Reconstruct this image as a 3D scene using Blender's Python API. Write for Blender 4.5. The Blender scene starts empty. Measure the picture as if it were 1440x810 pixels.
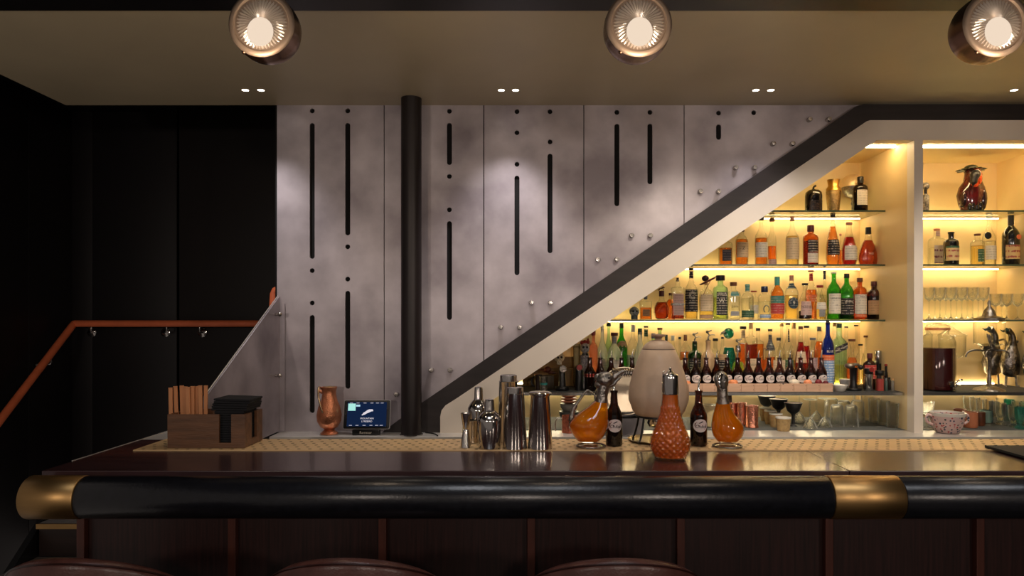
import bpy, bmesh, math, random
from mathutils import Vector, Matrix
random.seed(7)
sc = bpy.context.scene
COL = sc.collection
PI = math.pi
EYE = 1.57
F = 989.0

def c(r, g, b):
    def f(v):
        v /= 255.0
        return v / 12.92 if v <= .04045 else ((v + .055) / 1.055) ** 2.4
    return (f(r), f(g), f(b), 1)

# ---------------------------------------------------------------- camera
cd = bpy.data.cameras.new('camera')
cam = bpy.data.objects.new('camera', cd); COL.objects.link(cam)
cam.location = (0, 0, EYE); cam.rotation_euler = (PI/2, 0, 0)
cd.sensor_width = 36; cd.lens = F/1440*36
cd.shift_x = -15/1440; cd.shift_y = 45/1440; cd.clip_start = .05
sc.camera = cam
sc.view_settings.view_transform = 'Standard'; sc.view_settings.look = 'None'
sc.view_settings.gamma = 1; sc.view_settings.use_curve_mapping = False
sc.view_settings.exposure = 1.0
sc.cycles.use_denoising = True
sc.cycles.transparent_max_bounces = 40
sc.cycles.max_bounces = 10; sc.cycles.diffuse_bounces = 5; sc.cycles.glossy_bounces = 5
sc.cycles.sample_clamp_indirect = 4
sc.cycles.caustics_reflective = False; sc.cycles.caustics_refractive = False
# ---------------------------------------------------------------- world and lights
w = bpy.data.worlds.new('world'); sc.world = w; w.use_nodes = True
w.node_tree.nodes['Background'].inputs[0].default_value = (1.0, .86, .78, 1)
w.node_tree.nodes['Background'].inputs[1].default_value = .085

def light(name, kind, loc, energy, col, **kw):
    d = bpy.data.lights.new(name, kind); d.energy = energy; d.color = col[:3]
    for k, v in kw.items():
        if k != 'aim': setattr(d, k, v)
    o = bpy.data.objects.new(name, d); COL.objects.link(o); o.location = loc
    if 'aim' in kw:
        o.rotation_euler = (Vector(kw['aim']) - Vector(loc)).to_track_quat('-Z', 'Y').to_euler()
    return o

def at(px, py, D):
    return Vector(((px-735)*D/F, D, EYE + (450-py)*D/F))
def XX(px, D): return (px-735)*D/F
def ZZ(py, D): return EYE + (450-py)*D/F

WALL = 3.88
CEIL = 2.755
# wall washers recessed in the lowered ceiling
for px, e in ((345, 7), (367, 7), (705, 9), (725, 9), (1063, 4), (1084, 4), (1426, 4)):
    p = Vector((XX(px, 3.62), 3.62, CEIL-.012))
    light('ceiling_spot_light', 'SPOT', p, e, (1, .93, .93), spot_size=math.radians(80), spot_blend=.9,
          shadow_soft_size=.02, aim=(p.x, WALL-.12, 1.2))
# added unseen fill lights: points behind the camera, overhead spots for the rail highlight
for x, y, z, e in ((-2.0, -1.6, 1.95, 26), (0.6, -1.8, 1.95, 34), (3.0, -1.4, 1.95, 40)):
    light('room_fill_point', 'POINT', (x, y, z), e, (1, .84, .72), shadow_soft_size=.12)
for x, y, e in ((-1.0, 1.25, 6), (-.2, 1.25, 13), (.6, 1.25, 13), (1.4, 1.25, 12), (2.2, 1.25, 9)):
    light('room_fill_spot', 'SPOT', (x, y, 2.7), e, (.93, .95, 1), spot_size=math.radians(48), spot_blend=.9,
          shadow_soft_size=.3, aim=(x, 2.16, 1.1))
# added fill spots over the aisle, without fixtures, near the ceiling edge
for x, e in ((-.7, 6), (.0, 8), (.75, 10), (1.5, 10), (2.3, 8)):
    light('aisle_fill_spot', 'SPOT', (x, 2.85, CEIL-.02), e, (1, .86, .7), spot_size=math.radians(95), spot_blend=.9,
          shadow_soft_size=.03, aim=(x-.1, 3.3, 1.0))

for x, e in ((.9, 20), (1.6, 22), (2.5, 18)):  # added fill spots that brighten the niche and bottles from the front
    light('shelf_fill_spot', 'SPOT', (x, 2.78, CEIL-.02), e, (1, .87, .70), spot_size=math.radians(60), spot_blend=.9,
          shadow_soft_size=.04, aim=(x, 4.2, 1.3))
# ---------------------------------------------------------------- materials
MATS = {}
def newmat(name):
    m = bpy.data.materials.new(name); m.use_nodes = True
    nt = m.node_tree; nt.nodes.clear()
    out = nt.nodes.new('ShaderNodeOutputMaterial')
    return m, nt, out
def M(name, col=(.5, .5, .5, 1), rough=.5, metal=0, var=.12, scale=12, bump=0, bscale=60, coat=0, emis=0,
      col2=None, stretch=None, sub=0, trans=0, detail=4, lo=.3, hi=.7):
    if name in MATS: return MATS[name]
    m, nt, out = newmat(name); MATS[name] = m
    N = nt.nodes.new; L = nt.links.new
    p = N('ShaderNodeBsdfPrincipled'); L(p.outputs[0], out.inputs[0])
    tc = N('ShaderNodeTexCoord'); mp = N('ShaderNodeMapping'); L(tc.outputs['Object'], mp.inputs[0])
    if stretch: mp.inputs['Scale'].default_value = stretch
    nz = N('ShaderNodeTexNoise'); nz.inputs['Scale'].default_value = scale; nz.inputs['Detail'].default_value = detail
    L(mp.outputs[0], nz.inputs['Vector'])
    rp = N('ShaderNodeValToRGB'); L(nz.outputs[0], rp.inputs[0])
    a = col if col2 else tuple(v*(1-var) for v in col[:3]) + (1,)
    b = col2 if col2 else tuple(min(1, v*(1+var)) for v in col[:3]) + (1,)
    rp.color_ramp.elements[0].color = a; rp.color_ramp.elements[1].color = b
    rp.color_ramp.elements[0].position = lo; rp.color_ramp.elements[1].position = hi
    L(rp.outputs[0], p.inputs['Base Color'])
    p.inputs['Roughness'].default_value = rough; p.inputs['Metallic'].default_value = metal
    p.inputs['Coat Weight'].default_value = coat; p.inputs['Coat Roughness'].default_value = .08
    p.inputs['Transmission Weight'].default_value = trans
    if sub:
        p.inputs['Subsurface Weight'].default_value = sub; p.inputs['Subsurface Radius'].default_value = (.02, .01, .004)
    if emis:
        p.inputs['Emission Color'].default_value = col; p.inputs['Emission Strength'].default_value = emis
    if bump:
        n2 = N('ShaderNodeTexNoise'); n2.inputs['Scale'].default_value = bscale; L(mp.outputs[0], n2.inputs['Vector'])
        bp = N('ShaderNodeBump'); bp.inputs['Strength'].default_value = bump; bp.inputs['Distance'].default_value = .01
        L(n2.outputs[0], bp.inputs['Height']); L(bp.outputs[0], p.inputs['Normal'])
    return m
def G(name, tint, edge=.45, diff=0, dcol=None, gl=.85, base=.05, rough=.02, bump=0, bscale=40):
    """thin clear material: tinted see-through wall with a glossy skin, denser towards its rim"""
    if name in MATS: return MATS[name]
    m, nt, out = newmat(name); MATS[name] = m
    N = nt.nodes.new; L = nt.links.new
    lw = N('ShaderNodeLayerWeight'); lw.inputs['Blend'].default_value = .5
    def pw(e, mul, add):
        a = N('ShaderNodeMath'); a.operation = 'POWER'; L(lw.outputs['Facing'], a.inputs[0]); a.inputs[1].default_value = e
        b = N('ShaderNodeMath'); b.operation = 'MULTIPLY_ADD'; L(a.outputs[0], b.inputs[0]); b.inputs[1].default_value = mul; b.inputs[2].default_value = add
        return b.outputs[0]
    mx = N('ShaderNodeMix'); mx.data_type = 'RGBA'
    L(pw(2.2, 1, 0), mx.inputs[0]); mx.inputs[6].default_value = tint
    mx.inputs[7].default_value = tuple(v*edge for v in tint[:3]) + (1,)
    tr = N('ShaderNodeBsdfTransparent'); L(mx.outputs[2], tr.inputs[0])
    s = tr.outputs[0]
    if diff:
        d = N('ShaderNodeBsdfDiffuse'); d.inputs[0].default_value = dcol or tint
        t = N('ShaderNodeBsdfTranslucent'); t.inputs[0].default_value = dcol or tint
        m1 = N('ShaderNodeMixShader'); m1.inputs[0].default_value = .6; L(d.outputs[0], m1.inputs[1]); L(t.outputs[0], m1.inputs[2])
        m2 = N('ShaderNodeMixShader'); m2.inputs[0].default_value = diff; L(s, m2.inputs[1]); L(m1.outputs[0], m2.inputs[2]); s = m2.outputs[0]
    g = N('ShaderNodeBsdfGlossy'); g.inputs['Roughness'].default_value = rough
    if bump:
        n2 = N('ShaderNodeTexVoronoi'); n2.inputs['Scale'].default_value = bscale
        tc = N('ShaderNodeTexCoord'); L(tc.outputs['Object'], n2.inputs['Vector'])
        bp = N('ShaderNodeBump'); bp.inputs['Strength'].default_value = bump; bp.inputs['Distance'].default_value = .01
        L(n2.outputs[0], bp.inputs['Height']); L(bp.outputs[0], g.inputs['Normal'])
    m3 = N('ShaderNodeMixShader'); L(pw(3.5, gl, base), m3.inputs[0]); L(s, m3.inputs[1]); L(g.outputs[0], m3.inputs[2])
    L(m3.outputs[0], out.inputs[0])
    return m
def LB(name, col, ink, lines=130, amt=.3):
    """printed paper label: rows of small print"""
    if name in MATS: return MATS[name]
    m, nt, out = newmat(name); MATS[name] = m
    N = nt.nodes.new; L = nt.links.new
    p = N('ShaderNodeBsdfPrincipled'); L(p.outputs[0], out.inputs[0]); p.inputs['Roughness'].default_value = .6
    tc = N('ShaderNodeTexCoord')
    wv = N('ShaderNodeTexWave'); wv.bands_direction = 'Z'; wv.inputs['Scale'].default_value = lines/6.28; L(tc.outputs['Object'], wv.inputs[0])
    mp = N('ShaderNodeMapping'); mp.inputs['Scale'].default_value = (1, 1, .3); L(tc.outputs['Object'], mp.inputs[0])
    nz = N('ShaderNodeTexNoise'); nz.inputs['Scale'].default_value = 140; L(mp.outputs[0], nz.inputs[0])
    a = N('ShaderNodeMath'); a.operation = 'MULTIPLY'; L(wv.outputs['Fac'], a.inputs[0]); L(nz.outputs[0], a.inputs[1])
    r = N('ShaderNodeValToRGB'); L(a.outputs[0], r.inputs[0])
    r.color_ramp.elements[0].position = .36; r.color_ramp.elements[0].color = col
    r.color_ramp.elements[1].position = .5; r.color_ramp.elements[1].color = tuple(x*(1-amt)+y*amt for x, y in zip(col, ink))
    L(r.outputs[0], p.inputs['Base Color'])
    return m
def EM(name, col, st):
    if name in MATS: return MATS[name]
    m, nt, out = newmat(name); MATS[name] = m
    e = nt.nodes.new('ShaderNodeEmission'); e.inputs[0].default_value = col; e.inputs[1].default_value = st
    nt.links.new(e.outputs[0], out.inputs[0]); return m

# ---------------------------------------------------------------- geometry helpers
def tag(o, label=None, cat=None, group=None, kind=None):
    if label: o['label'] = label
    if cat: o['category'] = cat
    if group: o['group'] = group
    if kind: o['kind'] = kind
    return o
def empty(name, loc=(0, 0, 0), rz=0, **kw):
    o = bpy.data.objects.new(name, None); COL.objects.link(o); o.location = loc; o.rotation_euler[2] = rz
    o.empty_display_size = .05
    return tag(o, **kw)
def mo(name, vf, mat, parent=None, loc=(0, 0, 0), smooth=False, rot=None, **kw):
    v, f = vf[0], vf[1]
    me = bpy.data.meshes.new(name); me.from_pydata([tuple(x) for x in v], [], f)
    mats = mat if isinstance(mat, (list, tuple)) else [mat]
    for m in mats: me.materials.append(m)
    if smooth:
        me.polygons.foreach_set('use_smooth', [True]*len(me.polygons))
        try: me.set_sharp_from_angle(angle=math.radians(50))
        except Exception: pass
    if len(vf) > 2: me.polygons.foreach_set('material_index', vf[2])
    me.update()
    o = bpy.data.objects.new(name, me); COL.objects.link(o)
    if parent: o.parent = parent
    o.location = loc
    if rot: o.rotation_euler = rot
    return tag(o, **kw)
def join(*a):
    V, Fc = [], []
    for v, f in a:
        n = len(V); V += [Vector(x) for x in v]; Fc += [tuple(i+n for i in q) for q in f]
    return V, Fc
def xf(vf, mtx): return [mtx @ Vector(x) for x in vf[0]], vf[1]
def mv(vf, x, y, z): return xf(vf, Matrix.Translation((x, y, z)))
def bx(x0, x1, y0, y1, z0, z1, b=0):
    if b <= 0:
        v = [(x, y, z) for z in (z0, z1) for y in (y0, y1) for x in (x0, x1)]
        return [Vector(p) for p in v], [(0, 2, 3, 1), (4, 5, 7, 6), (0, 1, 5, 4), (1, 3, 7, 5), (3, 2, 6, 7), (2, 0, 4, 6)]
    bm = bmesh.new(); bmesh.ops.create_cube(bm, size=1)
    bmesh.ops.scale(bm, vec=(x1-x0, y1-y0, z1-z0), verts=bm.verts)
    bmesh.ops.translate(bm, vec=((x0+x1)/2, (y0+y1)/2, (z0+z1)/2), verts=bm.verts)
    bmesh.ops.bevel(bm, geom=bm.edges[:], offset=b, segments=2, affect='EDGES', profile=.6)
    v = [x.co.copy() for x in bm.verts]; bm.verts.index_update()
    f = [tuple(q.index for q in fc.verts) for fc in bm.faces]; bm.free(); return v, f
def lathe(prof, n=20, sq=2.0, dy=1.0, a0=None, a1=None, wob=None):
    """prof: [(r, z)], sq: superellipse power, dy: depth factor; a0..a1 for a partial sweep (front = -Y)"""
    full = a0 is None
    V, Fc = [], []
    if full: angs = [2*PI*i/n - PI/2 for i in range(n)]
    else: angs = [a0 + (a1-a0)*i/n - PI/2 for i in range(n+1)]
    k = len(angs)
    for r, z in prof:
        for a in angs:
            ca, sa = math.cos(a), math.sin(a)
            q = 1 if sq == 2 else (abs(ca)**sq + abs(sa)**sq)**(-1/sq)
            rr = r*q*(wob(a, z) if wob else 1)
            V.append(Vector((rr*ca, rr*sa*dy, z)))
    for i in range(len(prof)-1):
        for j in range(k if full else k-1):
            a, b = i*k+j, i*k+(j+1) % k
            Fc.append((a, b, b+k, a+k))
    if full:
        if prof[0][0] > 1e-5: Fc.append(tuple(range(k-1, -1, -1)))
        if prof[-1][0] > 1e-5: Fc.append(tuple((len(prof)-1)*k+j for j in range(k)))
    return V, Fc
def cyl(r, z0, z1, n=16, bev=0):
    if bev: return lathe([(r-bev, z0), (r, z0+bev), (r, z1-bev), (r-bev, z1)], n)
    return lathe([(r, z0), (r, z1)], n)
def loft(secs, n=20):
    """secs: [(cx, cy, cz, rx, ry)]"""
    V, Fc = [], []
    for cx, cy, cz, rx, ry in secs:
        for j in range(n):
            a = 2*PI*j/n; V.append(Vector((cx+rx*math.cos(a), cy+ry*math.sin(a), cz)))
    for i in range(len(secs)-1):
        for j in range(n):
            a, b = i*n+j, i*n+(j+1) % n; Fc.append((a, b, b+n, a+n))
    Fc.append(tuple(range(n-1, -1, -1))); Fc.append(tuple((len(secs)-1)*n+j for j in range(n)))
    return V, Fc
def smoothpts(p, k=4):
    p = [Vector(x) for x in p]; out = []
    for i in range(len(p)-1):
        p0, p1, p2, p3 = p[max(i-1, 0)], p[i], p[i+1], p[min(i+2, len(p)-1)]
        for t in range(k):
            t /= k
            out.append(.5*((2*p1)+(p2-p0)*t+(2*p0-5*p1+4*p2-p3)*t*t+(3*p1-p0-3*p2+p3)*t**3))
    out.append(p[-1]); return out
def tube(pts, r, n=8, sm=0, closed=False):
    pts = smoothpts(pts, sm) if sm else [Vector(p) for p in pts]
    m = len(pts); rs = r if isinstance(r, (list, tuple)) else [r]*m
    if len(rs) != m: rs = [rs[0] + (rs[-1]-rs[0])*i/(m-1) if len(rs) == 2 else rs[min(len(rs)-1, int(i/(m-1)*(len(rs)-1)+.5))] for i in range(m)]
    V, Fc = [], []; up = Vector((.13, .21, .97)).normalized()
    for i, p in enumerate(pts):
        t = ((pts[(i+1) % m] if (i < m-1 or closed) else p) - (pts[i-1] if (i or closed) else p)).normalized()
        a = up - t*up.dot(t)
        if a.length < .1: a = Vector((1, 0, 0)) - t*t.x
        a.normalize(); up = a; b = t.cross(a)
        for j in range(n):
            an = 2*PI*j/n; V.append(p + (a*math.cos(an) + b*math.sin(an))*rs[i])
    for i in range(m if closed else m-1):
        for j in range(n):
            a0, a1 = i*n+j, i*n+(j+1) % n; b0, b1 = ((i+1) % m)*n+j, ((i+1) % m)*n+(j+1) % n
            Fc.append((a0, a1, b1, b0))
    if not closed: Fc.append(tuple(range(n-1, -1, -1))); Fc.append(tuple((m-1)*n+j for j in range(n)))
    return V, Fc
def ball(r, cx=0, cy=0, cz=0, sx=1, sy=1, sz=1, n=12, k=8):
    return loft([(cx, cy, cz - r*sz*math.cos(PI*(i if 0 < i < k else (i+.04 if i == 0 else i-.04))/k),
                  max(.0002, r*sx*math.sin(PI*i/k)), max(.0002, r*sy*math.sin(PI*i/k))) for i in range(k+1)], n)
def plate(outer, holes, y0, y1):
    """outline in XZ with holes, thickness y0..y1"""
    cu = bpy.data.curves.new('t', 'CURVE'); cu.dimensions = '2D'; cu.fill_mode = 'BOTH'; cu.extrude = abs(y1-y0)/2
    for P in [outer]+list(holes):
        s = cu.splines.new('POLY'); s.points.add(len(P)-1)
        for q, (x, z) in zip(s.points, P): q.co = (x, z, 0, 1)
        s.use_cyclic_u = True
    o = bpy.data.objects.new('t', cu); COL.objects.link(o)
    me = bpy.data.meshes.new_from_object(o.evaluated_get(bpy.context.evaluated_depsgraph_get()))
    bpy.data.objects.remove(o); bpy.data.curves.remove(cu)
    ym = (y0+y1)/2
    v = [Vector((q.co.x, ym - q.co.z, q.co.y)) for q in me.vertices]; f = [tuple(p.vertices) for p in me.polygons]
    bpy.data.meshes.remove(me); return v, f
_tc = {}
def text(s, size, shear=0, ext=.0002):
    """flat lettering in the XZ plane facing -Y, centred"""
    k = (s, shear)
    if k not in _tc:
        cu = bpy.data.curves.new('t', 'FONT'); cu.body = s; cu.size = 1; cu.align_x = 'CENTER'; cu.align_y = 'CENTER'
        cu.resolution_u = 2; cu.shear = shear
        o = bpy.data.objects.new('t', cu); COL.objects.link(o)
        me = bpy.data.meshes.new_from_object(o.evaluated_get(bpy.context.evaluated_depsgraph_get()))
        bpy.data.objects.remove(o); bpy.data.curves.remove(cu)
        _tc[k] = ([q.co.copy() for q in me.vertices], [tuple(p.vertices) for p in me.polygons]); bpy.data.meshes.remove(me)
    v, f = _tc[k]
    return [Vector((q.x*size, 0, q.y*size)) for q in v], f
def wrap(vf, r, dy=1, y=0):
    """bend lettering in XZ around a cylinder of radius r (front = -Y)"""
    return [Vector((r*math.sin(q.x/r), -r*dy*math.cos(q.x/r)+y, q.z)) for q in vf[0]], vf[1]
def part(name, vf, mat, parent, smooth=True, **kw): return mo(name, vf, mat, parent, smooth=smooth, **kw)

# ---------------------------------------------------------------- shared materials
dark_wall = M('dark stained panelling', c(17, 12, 14), .5, var=.2, scale=3)
dark_wall2 = M('dark brown panelling', c(24, 17, 15), .55, var=.2, scale=3)
soffit_m = M('olive taupe ceiling paint', c(224, 208, 172), .42, var=.05, scale=2)
black_m = M('black satin paint', c(16, 16, 18), .4, var=.2)
steel_wall = M('patinated steel', c(146, 137, 143), .42, .45, col2=c(206, 197, 202), scale=3.2, detail=9, bump=.06, bscale=9, lo=.32, hi=.68)
steel = M('brushed steel', c(190, 188, 184), .25, 1, var=.08, scale=30, stretch=(1, 1, 8))
steel_ledge = M('steel worktop', c(216, 211, 204), .35, .5, var=.08, scale=8)
chrome = M('polished steel', c(200, 195, 190), .12, 1, var=.04)
pewter = M('aged pewter', c(140, 134, 128), .3, 1, var=.4, scale=60, bump=.4, bscale=90)
band_m = M('blackened stringer', c(40, 33, 33), .5, .1, var=.3, scale=14, stretch=(.3, 1, 2))
beige = M('cream painted frame', c(234, 222, 208), .5, var=.04, scale=4)
niche_m = M('pale yellow lacquer', c(232, 204, 150), .5, var=.03, scale=5)
wood_top = M('dark stained oak', c(56, 36, 38), .27, var=.35, scale=9, stretch=(.25, 3, 3), bump=.02, bscale=30, coat=.3)
wood_front = M('dark red wood veneer', c(40, 19, 17), .38, var=.5, scale=30, stretch=(4, 1, .15))
batten_m = M('reddish batten', c(74, 36, 26), .4, var=.2, scale=20, stretch=(3, 1, .3))
brass = M('aged brass', c(178, 142, 92), .4, 1, var=.25, scale=6, stretch=(.5, 3, 3), detail=8)
leather_black = M('black leather rail', c(20, 21, 26), .27, var=.25, scale=50, bump=.05, bscale=120)
leather_brown = M('brown leather', c(84, 50, 44), .34, var=.25, scale=25, bump=.08, bscale=160)
orange_m = M('rust orange paint', c(236, 122, 78), .45, var=.1)
mat_gold = M('tan perforated mat', c(222, 186, 136), .45, .2, var=.1, scale=8)
rubber = M('black rubber', c(14, 15, 19), .7, var=.2, bump=.3, bscale=200)
grey_mat = M('grey ribbed mat', c(96, 98, 96), .7, var=.1, bump=.5, bscale=300)
screw = M('stud metal', c(190, 184, 178), .25, .9)
copper = M('hammered copper', c(226, 146, 106), .3, .75, var=.15, scale=30, bump=.35, bscale=110)
ceramic = M('warm grey ceramic', c(208, 180, 154), .5, var=.05, scale=30, coat=.1)
white_cer = M('white ceramic', c(230, 224, 214), .25, var=.03)
terra = M('terracotta glaze', c(196, 120, 84), .35, var=.1)
black_cer = M('black ceramic', c(26, 25, 28), .4)
dwood = M('walnut box', c(104, 70, 46), .45, var=.35, scale=14, stretch=(.4, 3, 3), bump=.1)
pinewood = M('pale pink wood crate', c(218, 176, 146), .6, var=.12, scale=14, stretch=(.3, 2, 3))
kraft = M('kraft sticks', c(206, 140, 92), .6, var=.1)
napkin_m = M('black paper napkin', c(20, 20, 24), .9, var=.2)
black_pl = M('black plastic', c(14, 14, 15), .3)
glass = G('clear glass', (.97, .98, .96, 1), .72)
def crystal_mat():
    m, nt, out = newmat('cut crystal'); N = nt.nodes.new; L = nt.links.new
    g = N('ShaderNodeBsdfGlass'); g.inputs['IOR'].default_value = 1.45; g.inputs['Roughness'].default_value = .02
    vo = N('ShaderNodeTexVoronoi'); vo.inputs['Scale'].default_value = 110; tc = N('ShaderNodeTexCoord'); L(tc.outputs['Object'], vo.inputs['Vector'])
    bp = N('ShaderNodeBump'); bp.inputs['Strength'].default_value = .5; bp.inputs['Distance'].default_value = .004; L(vo.outputs['Distance'], bp.inputs['Height']); L(bp.outputs[0], g.inputs['Normal'])
    t = N('ShaderNodeBsdfTransparent'); t.inputs[0].default_value = (.97, .98, .96, 1)
    x = N('ShaderNodeMixShader'); x.inputs[0].default_value = .62; L(t.outputs[0], x.inputs[1]); L(g.outputs[0], x.inputs[2])
    d = N('ShaderNodeBsdfDiffuse'); d.inputs[0].default_value = (1, 1, .98, 1)  # white blended into the grazing edges as painted highlights
    lw = N('ShaderNodeLayerWeight'); lw.inputs['Blend'].default_value = .5
    p = N('ShaderNodeMath'); p.operation = 'POWER'; L(lw.outputs['Facing'], p.inputs[0]); p.inputs[1].default_value = 3
    q = N('ShaderNodeMath'); q.operation = 'MULTIPLY'; L(p.outputs[0], q.inputs[0]); q.inputs[1].default_value = .6
    y = N('ShaderNodeMixShader'); L(q.outputs[0], y.inputs[0]); L(x.outputs[0], y.inputs[1]); L(d.outputs[0], y.inputs[2]); L(y.outputs[0], out.inputs[0])
    return m
crystal = crystal_mat()
shelf_glass = G('shelf glass', (.93, .97, .92, 1), .7, diff=.04, dcol=(.75, .9, .75, 1))
shelf_edge = M('green glass edge', c(66, 82, 66), .2, var=.1)
GL = {
 'clear': glass,
 'frost': G('frosted glass', (.9, .93, .9, 1), .7, diff=.35, dcol=(.93, .95, .92, 1), rough=.2),
 'pgreen': G('pale green glass', (.72, .95, .74, 1), .5, diff=.08),
 'green': G('green glass', (.16, .62, .12, 1), .4, diff=.12, dcol=(.1, .5, .08, 1)),
 'dgreen': G('deep green glass', (.05, .22, .05, 1), .3, diff=.15, dcol=(.02, .12, .02, 1)),
 'amber': G('amber glass', (.75, .34, .10, 1), .35, diff=.06),
 'brown': G('brown glass', (.30, .10, .035, 1), .3, diff=.1, dcol=(.12, .04, .015, 1)),
 'dbrown': G('dark brown glass', (.14, .06, .03, 1), .3, diff=.2, dcol=(.05, .025, .015, 1)),
 'black': M('black glass', c(18, 16, 18), .08, coat=.5),
 'blue': G('cobalt glass', (.06, .14, .75, 1), .35, diff=.2, dcol=(.02, .06, .5, 1)),
 'pink': G('salmon glass', (.98, .62, .48, 1), .5, diff=.3, dcol=(1, .45, .3, 1)),
 'tan': M('tan stoneware', c(196, 160, 120), .45),
 'teal': G('teal glass', (.05, .42, .36, 1), .35, diff=.3, dcol=(.02, .3, .26, 1), bump=.8, bscale=60),
}
LQ = {
 'gold': G('pale gold spirit', (.98, .86, .5, 1), .6, diff=.05, dcol=(1, .8, .4, 1)),
 'amber': G('amber spirit', (.97, .56, .16, 1), .5, diff=.14, dcol=(.85, .42, .10, 1)),
 'orange': G('orange spirit', (.99, .50, .14, 1), .5, diff=.3, dcol=(1, .35, .06, 1)),
 'cognac': G('cognac', (.70, .24, .06, 1), .4, diff=.14, dcol=(.42, .12, .03, 1)),
 'red': G('red liqueur', (.7, .07, .04, 1), .4, diff=.3, dcol=(.6, .05, .03, 1)),
 'clear': G('clear spirit', (.97, .98, .95, 1), .7),
 'lime': G('lime liqueur', (.75, .95, .2, 1), .5, diff=.4, dcol=(.7, .95, .15, 1)),
 'dark': G('dark spirit', (.12, .04, .02, 1), .4, diff=.2, dcol=(.1, .03, .02, 1)),
}
CP = dict(black=M('black cap', c(22, 20, 20), .4), brown=M('brown cork cap', c(112, 66, 42), .5), red=M('red wax', c(140, 34, 28), .4),
          maroon=M('maroon cap', c(88, 34, 30), .4), white=M('white cap', c(225, 222, 214), .4), teal=M('teal cap', c(58, 150, 144), .4),
          cork=M('cork', c(196, 156, 108), .7), green=M('dark green cap', c(28, 62, 42), .4), grey=M('grey cap', c(120, 122, 128), .4),
          blue=M('blue black cap', c(24, 34, 66), .25), gold=M('gold foil', c(190, 150, 80), .3, .8), steel=chrome, pink=M('pink cap', c(214, 150, 128), .5))
PAPER = dict(white=LB('white print label', c(228, 218, 202), c(60, 50, 50)), cream=LB('cream print label', c(222, 196, 160), c(90, 60, 50)),
             black=LB('black print label', c(26, 22, 24), c(210, 196, 180), amt=.6), pink=LB('dusty pink label', c(206, 172, 164), c(80, 50, 50)),
             teal=LB('teal print label', c(70, 128, 120), c(220, 210, 190)), navy=LB('navy label', c(24, 52, 66), c(220, 220, 210)),
             red=LB('red print label', c(190, 60, 58), c(240, 220, 200)), slate=LB('slate label', c(74, 72, 84), c(200, 190, 190)),
             grey=LB('grey label', c(150, 148, 150), c(60, 60, 70)), dred=LB('brown red label', c(62, 34, 34), c(200, 170, 140)),
             tan=LB('tan label', c(190, 150, 110), c(60, 40, 40)), green=LB('green label', c(52, 88, 60), c(200, 210, 180)),
             orange=LB('orange label', c(226, 110, 60), c(250, 230, 200)), blueg=LB('blue white label', c(130, 160, 200), c(240, 240, 240), amt=.9),
             flor=LB('flowered label', c(206, 180, 130), c(150, 40, 50), lines=60, amt=.9), print=LB('purple flower print', c(205, 190, 190), c(110, 30, 80), lines=50, amt=.9))
ink_dark = M('dark ink', c(40, 30, 34), .6, var=0); ink_light = M('light ink', c(226, 216, 200), .5, var=0)

# ================================================================= THE SETTING
# ---- ceilings
mo('ceiling', join(bx(-2.52, 3.2, 2.69, WALL, CEIL, CEIL+.5)), soffit_m, kind='structure')
mo('trim_1', bx(-4.2, 3.4, 2.42, 2.688, CEIL-.003, CEIL+.5), black_m, kind='structure')
mo('ceiling_room', bx(-4.2, 3.6, -3.2, 2.418, 3.05, 3.1), black_m, kind='structure')
mo('ceiling_stairs', join(bx(-4.2, -2.525, 2.69, 5.1, 3.05, 3.1), bx(-2.524, -1.0, 3.885, 5.1, 3.05, 3.1)), black_m, kind='structure')
mo('floor', bx(-2.2, 3.6, -3.2, 4.6, -.05, 0), M('dark floor', c(30, 24, 22), .5), kind='structure')
mo('wall_right', bx(3.21, 3.26, -3.2, 5.0, 0, 3.05), dark_wall, kind='structure')
# ---- left dark walls with panel joints
wl = empty('wall_left', kind='structure')
for i in range(4): part('panel', bx(-3.24, -3.2, 3.0+i*.52 - .003*0, 3.515+i*.52, 0, 3.05, .002), dark_wall, wl)
wst = empty('wall_stairs', kind='structure')
for x0, x1, y, m in ((-3.2, XX(130, 4.99), 4.99, dark_wall), (XX(130.5, 4.99), XX(248.5, 4.99), 4.99, dark_wall), (XX(249, 4.96), XX(560, 4.96), 4.95, dark_wall2)):
    part('panel', bx(x0, x1, y, y+.05, 0, 3.05, .002), m, wst)
mo('wall_stair_enclosure', bx(XX(249, 4.95), XX(250, 4.95)+.01, 4.95, 5.0, 0, 3.05), dark_wall2, kind='structure')
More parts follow.
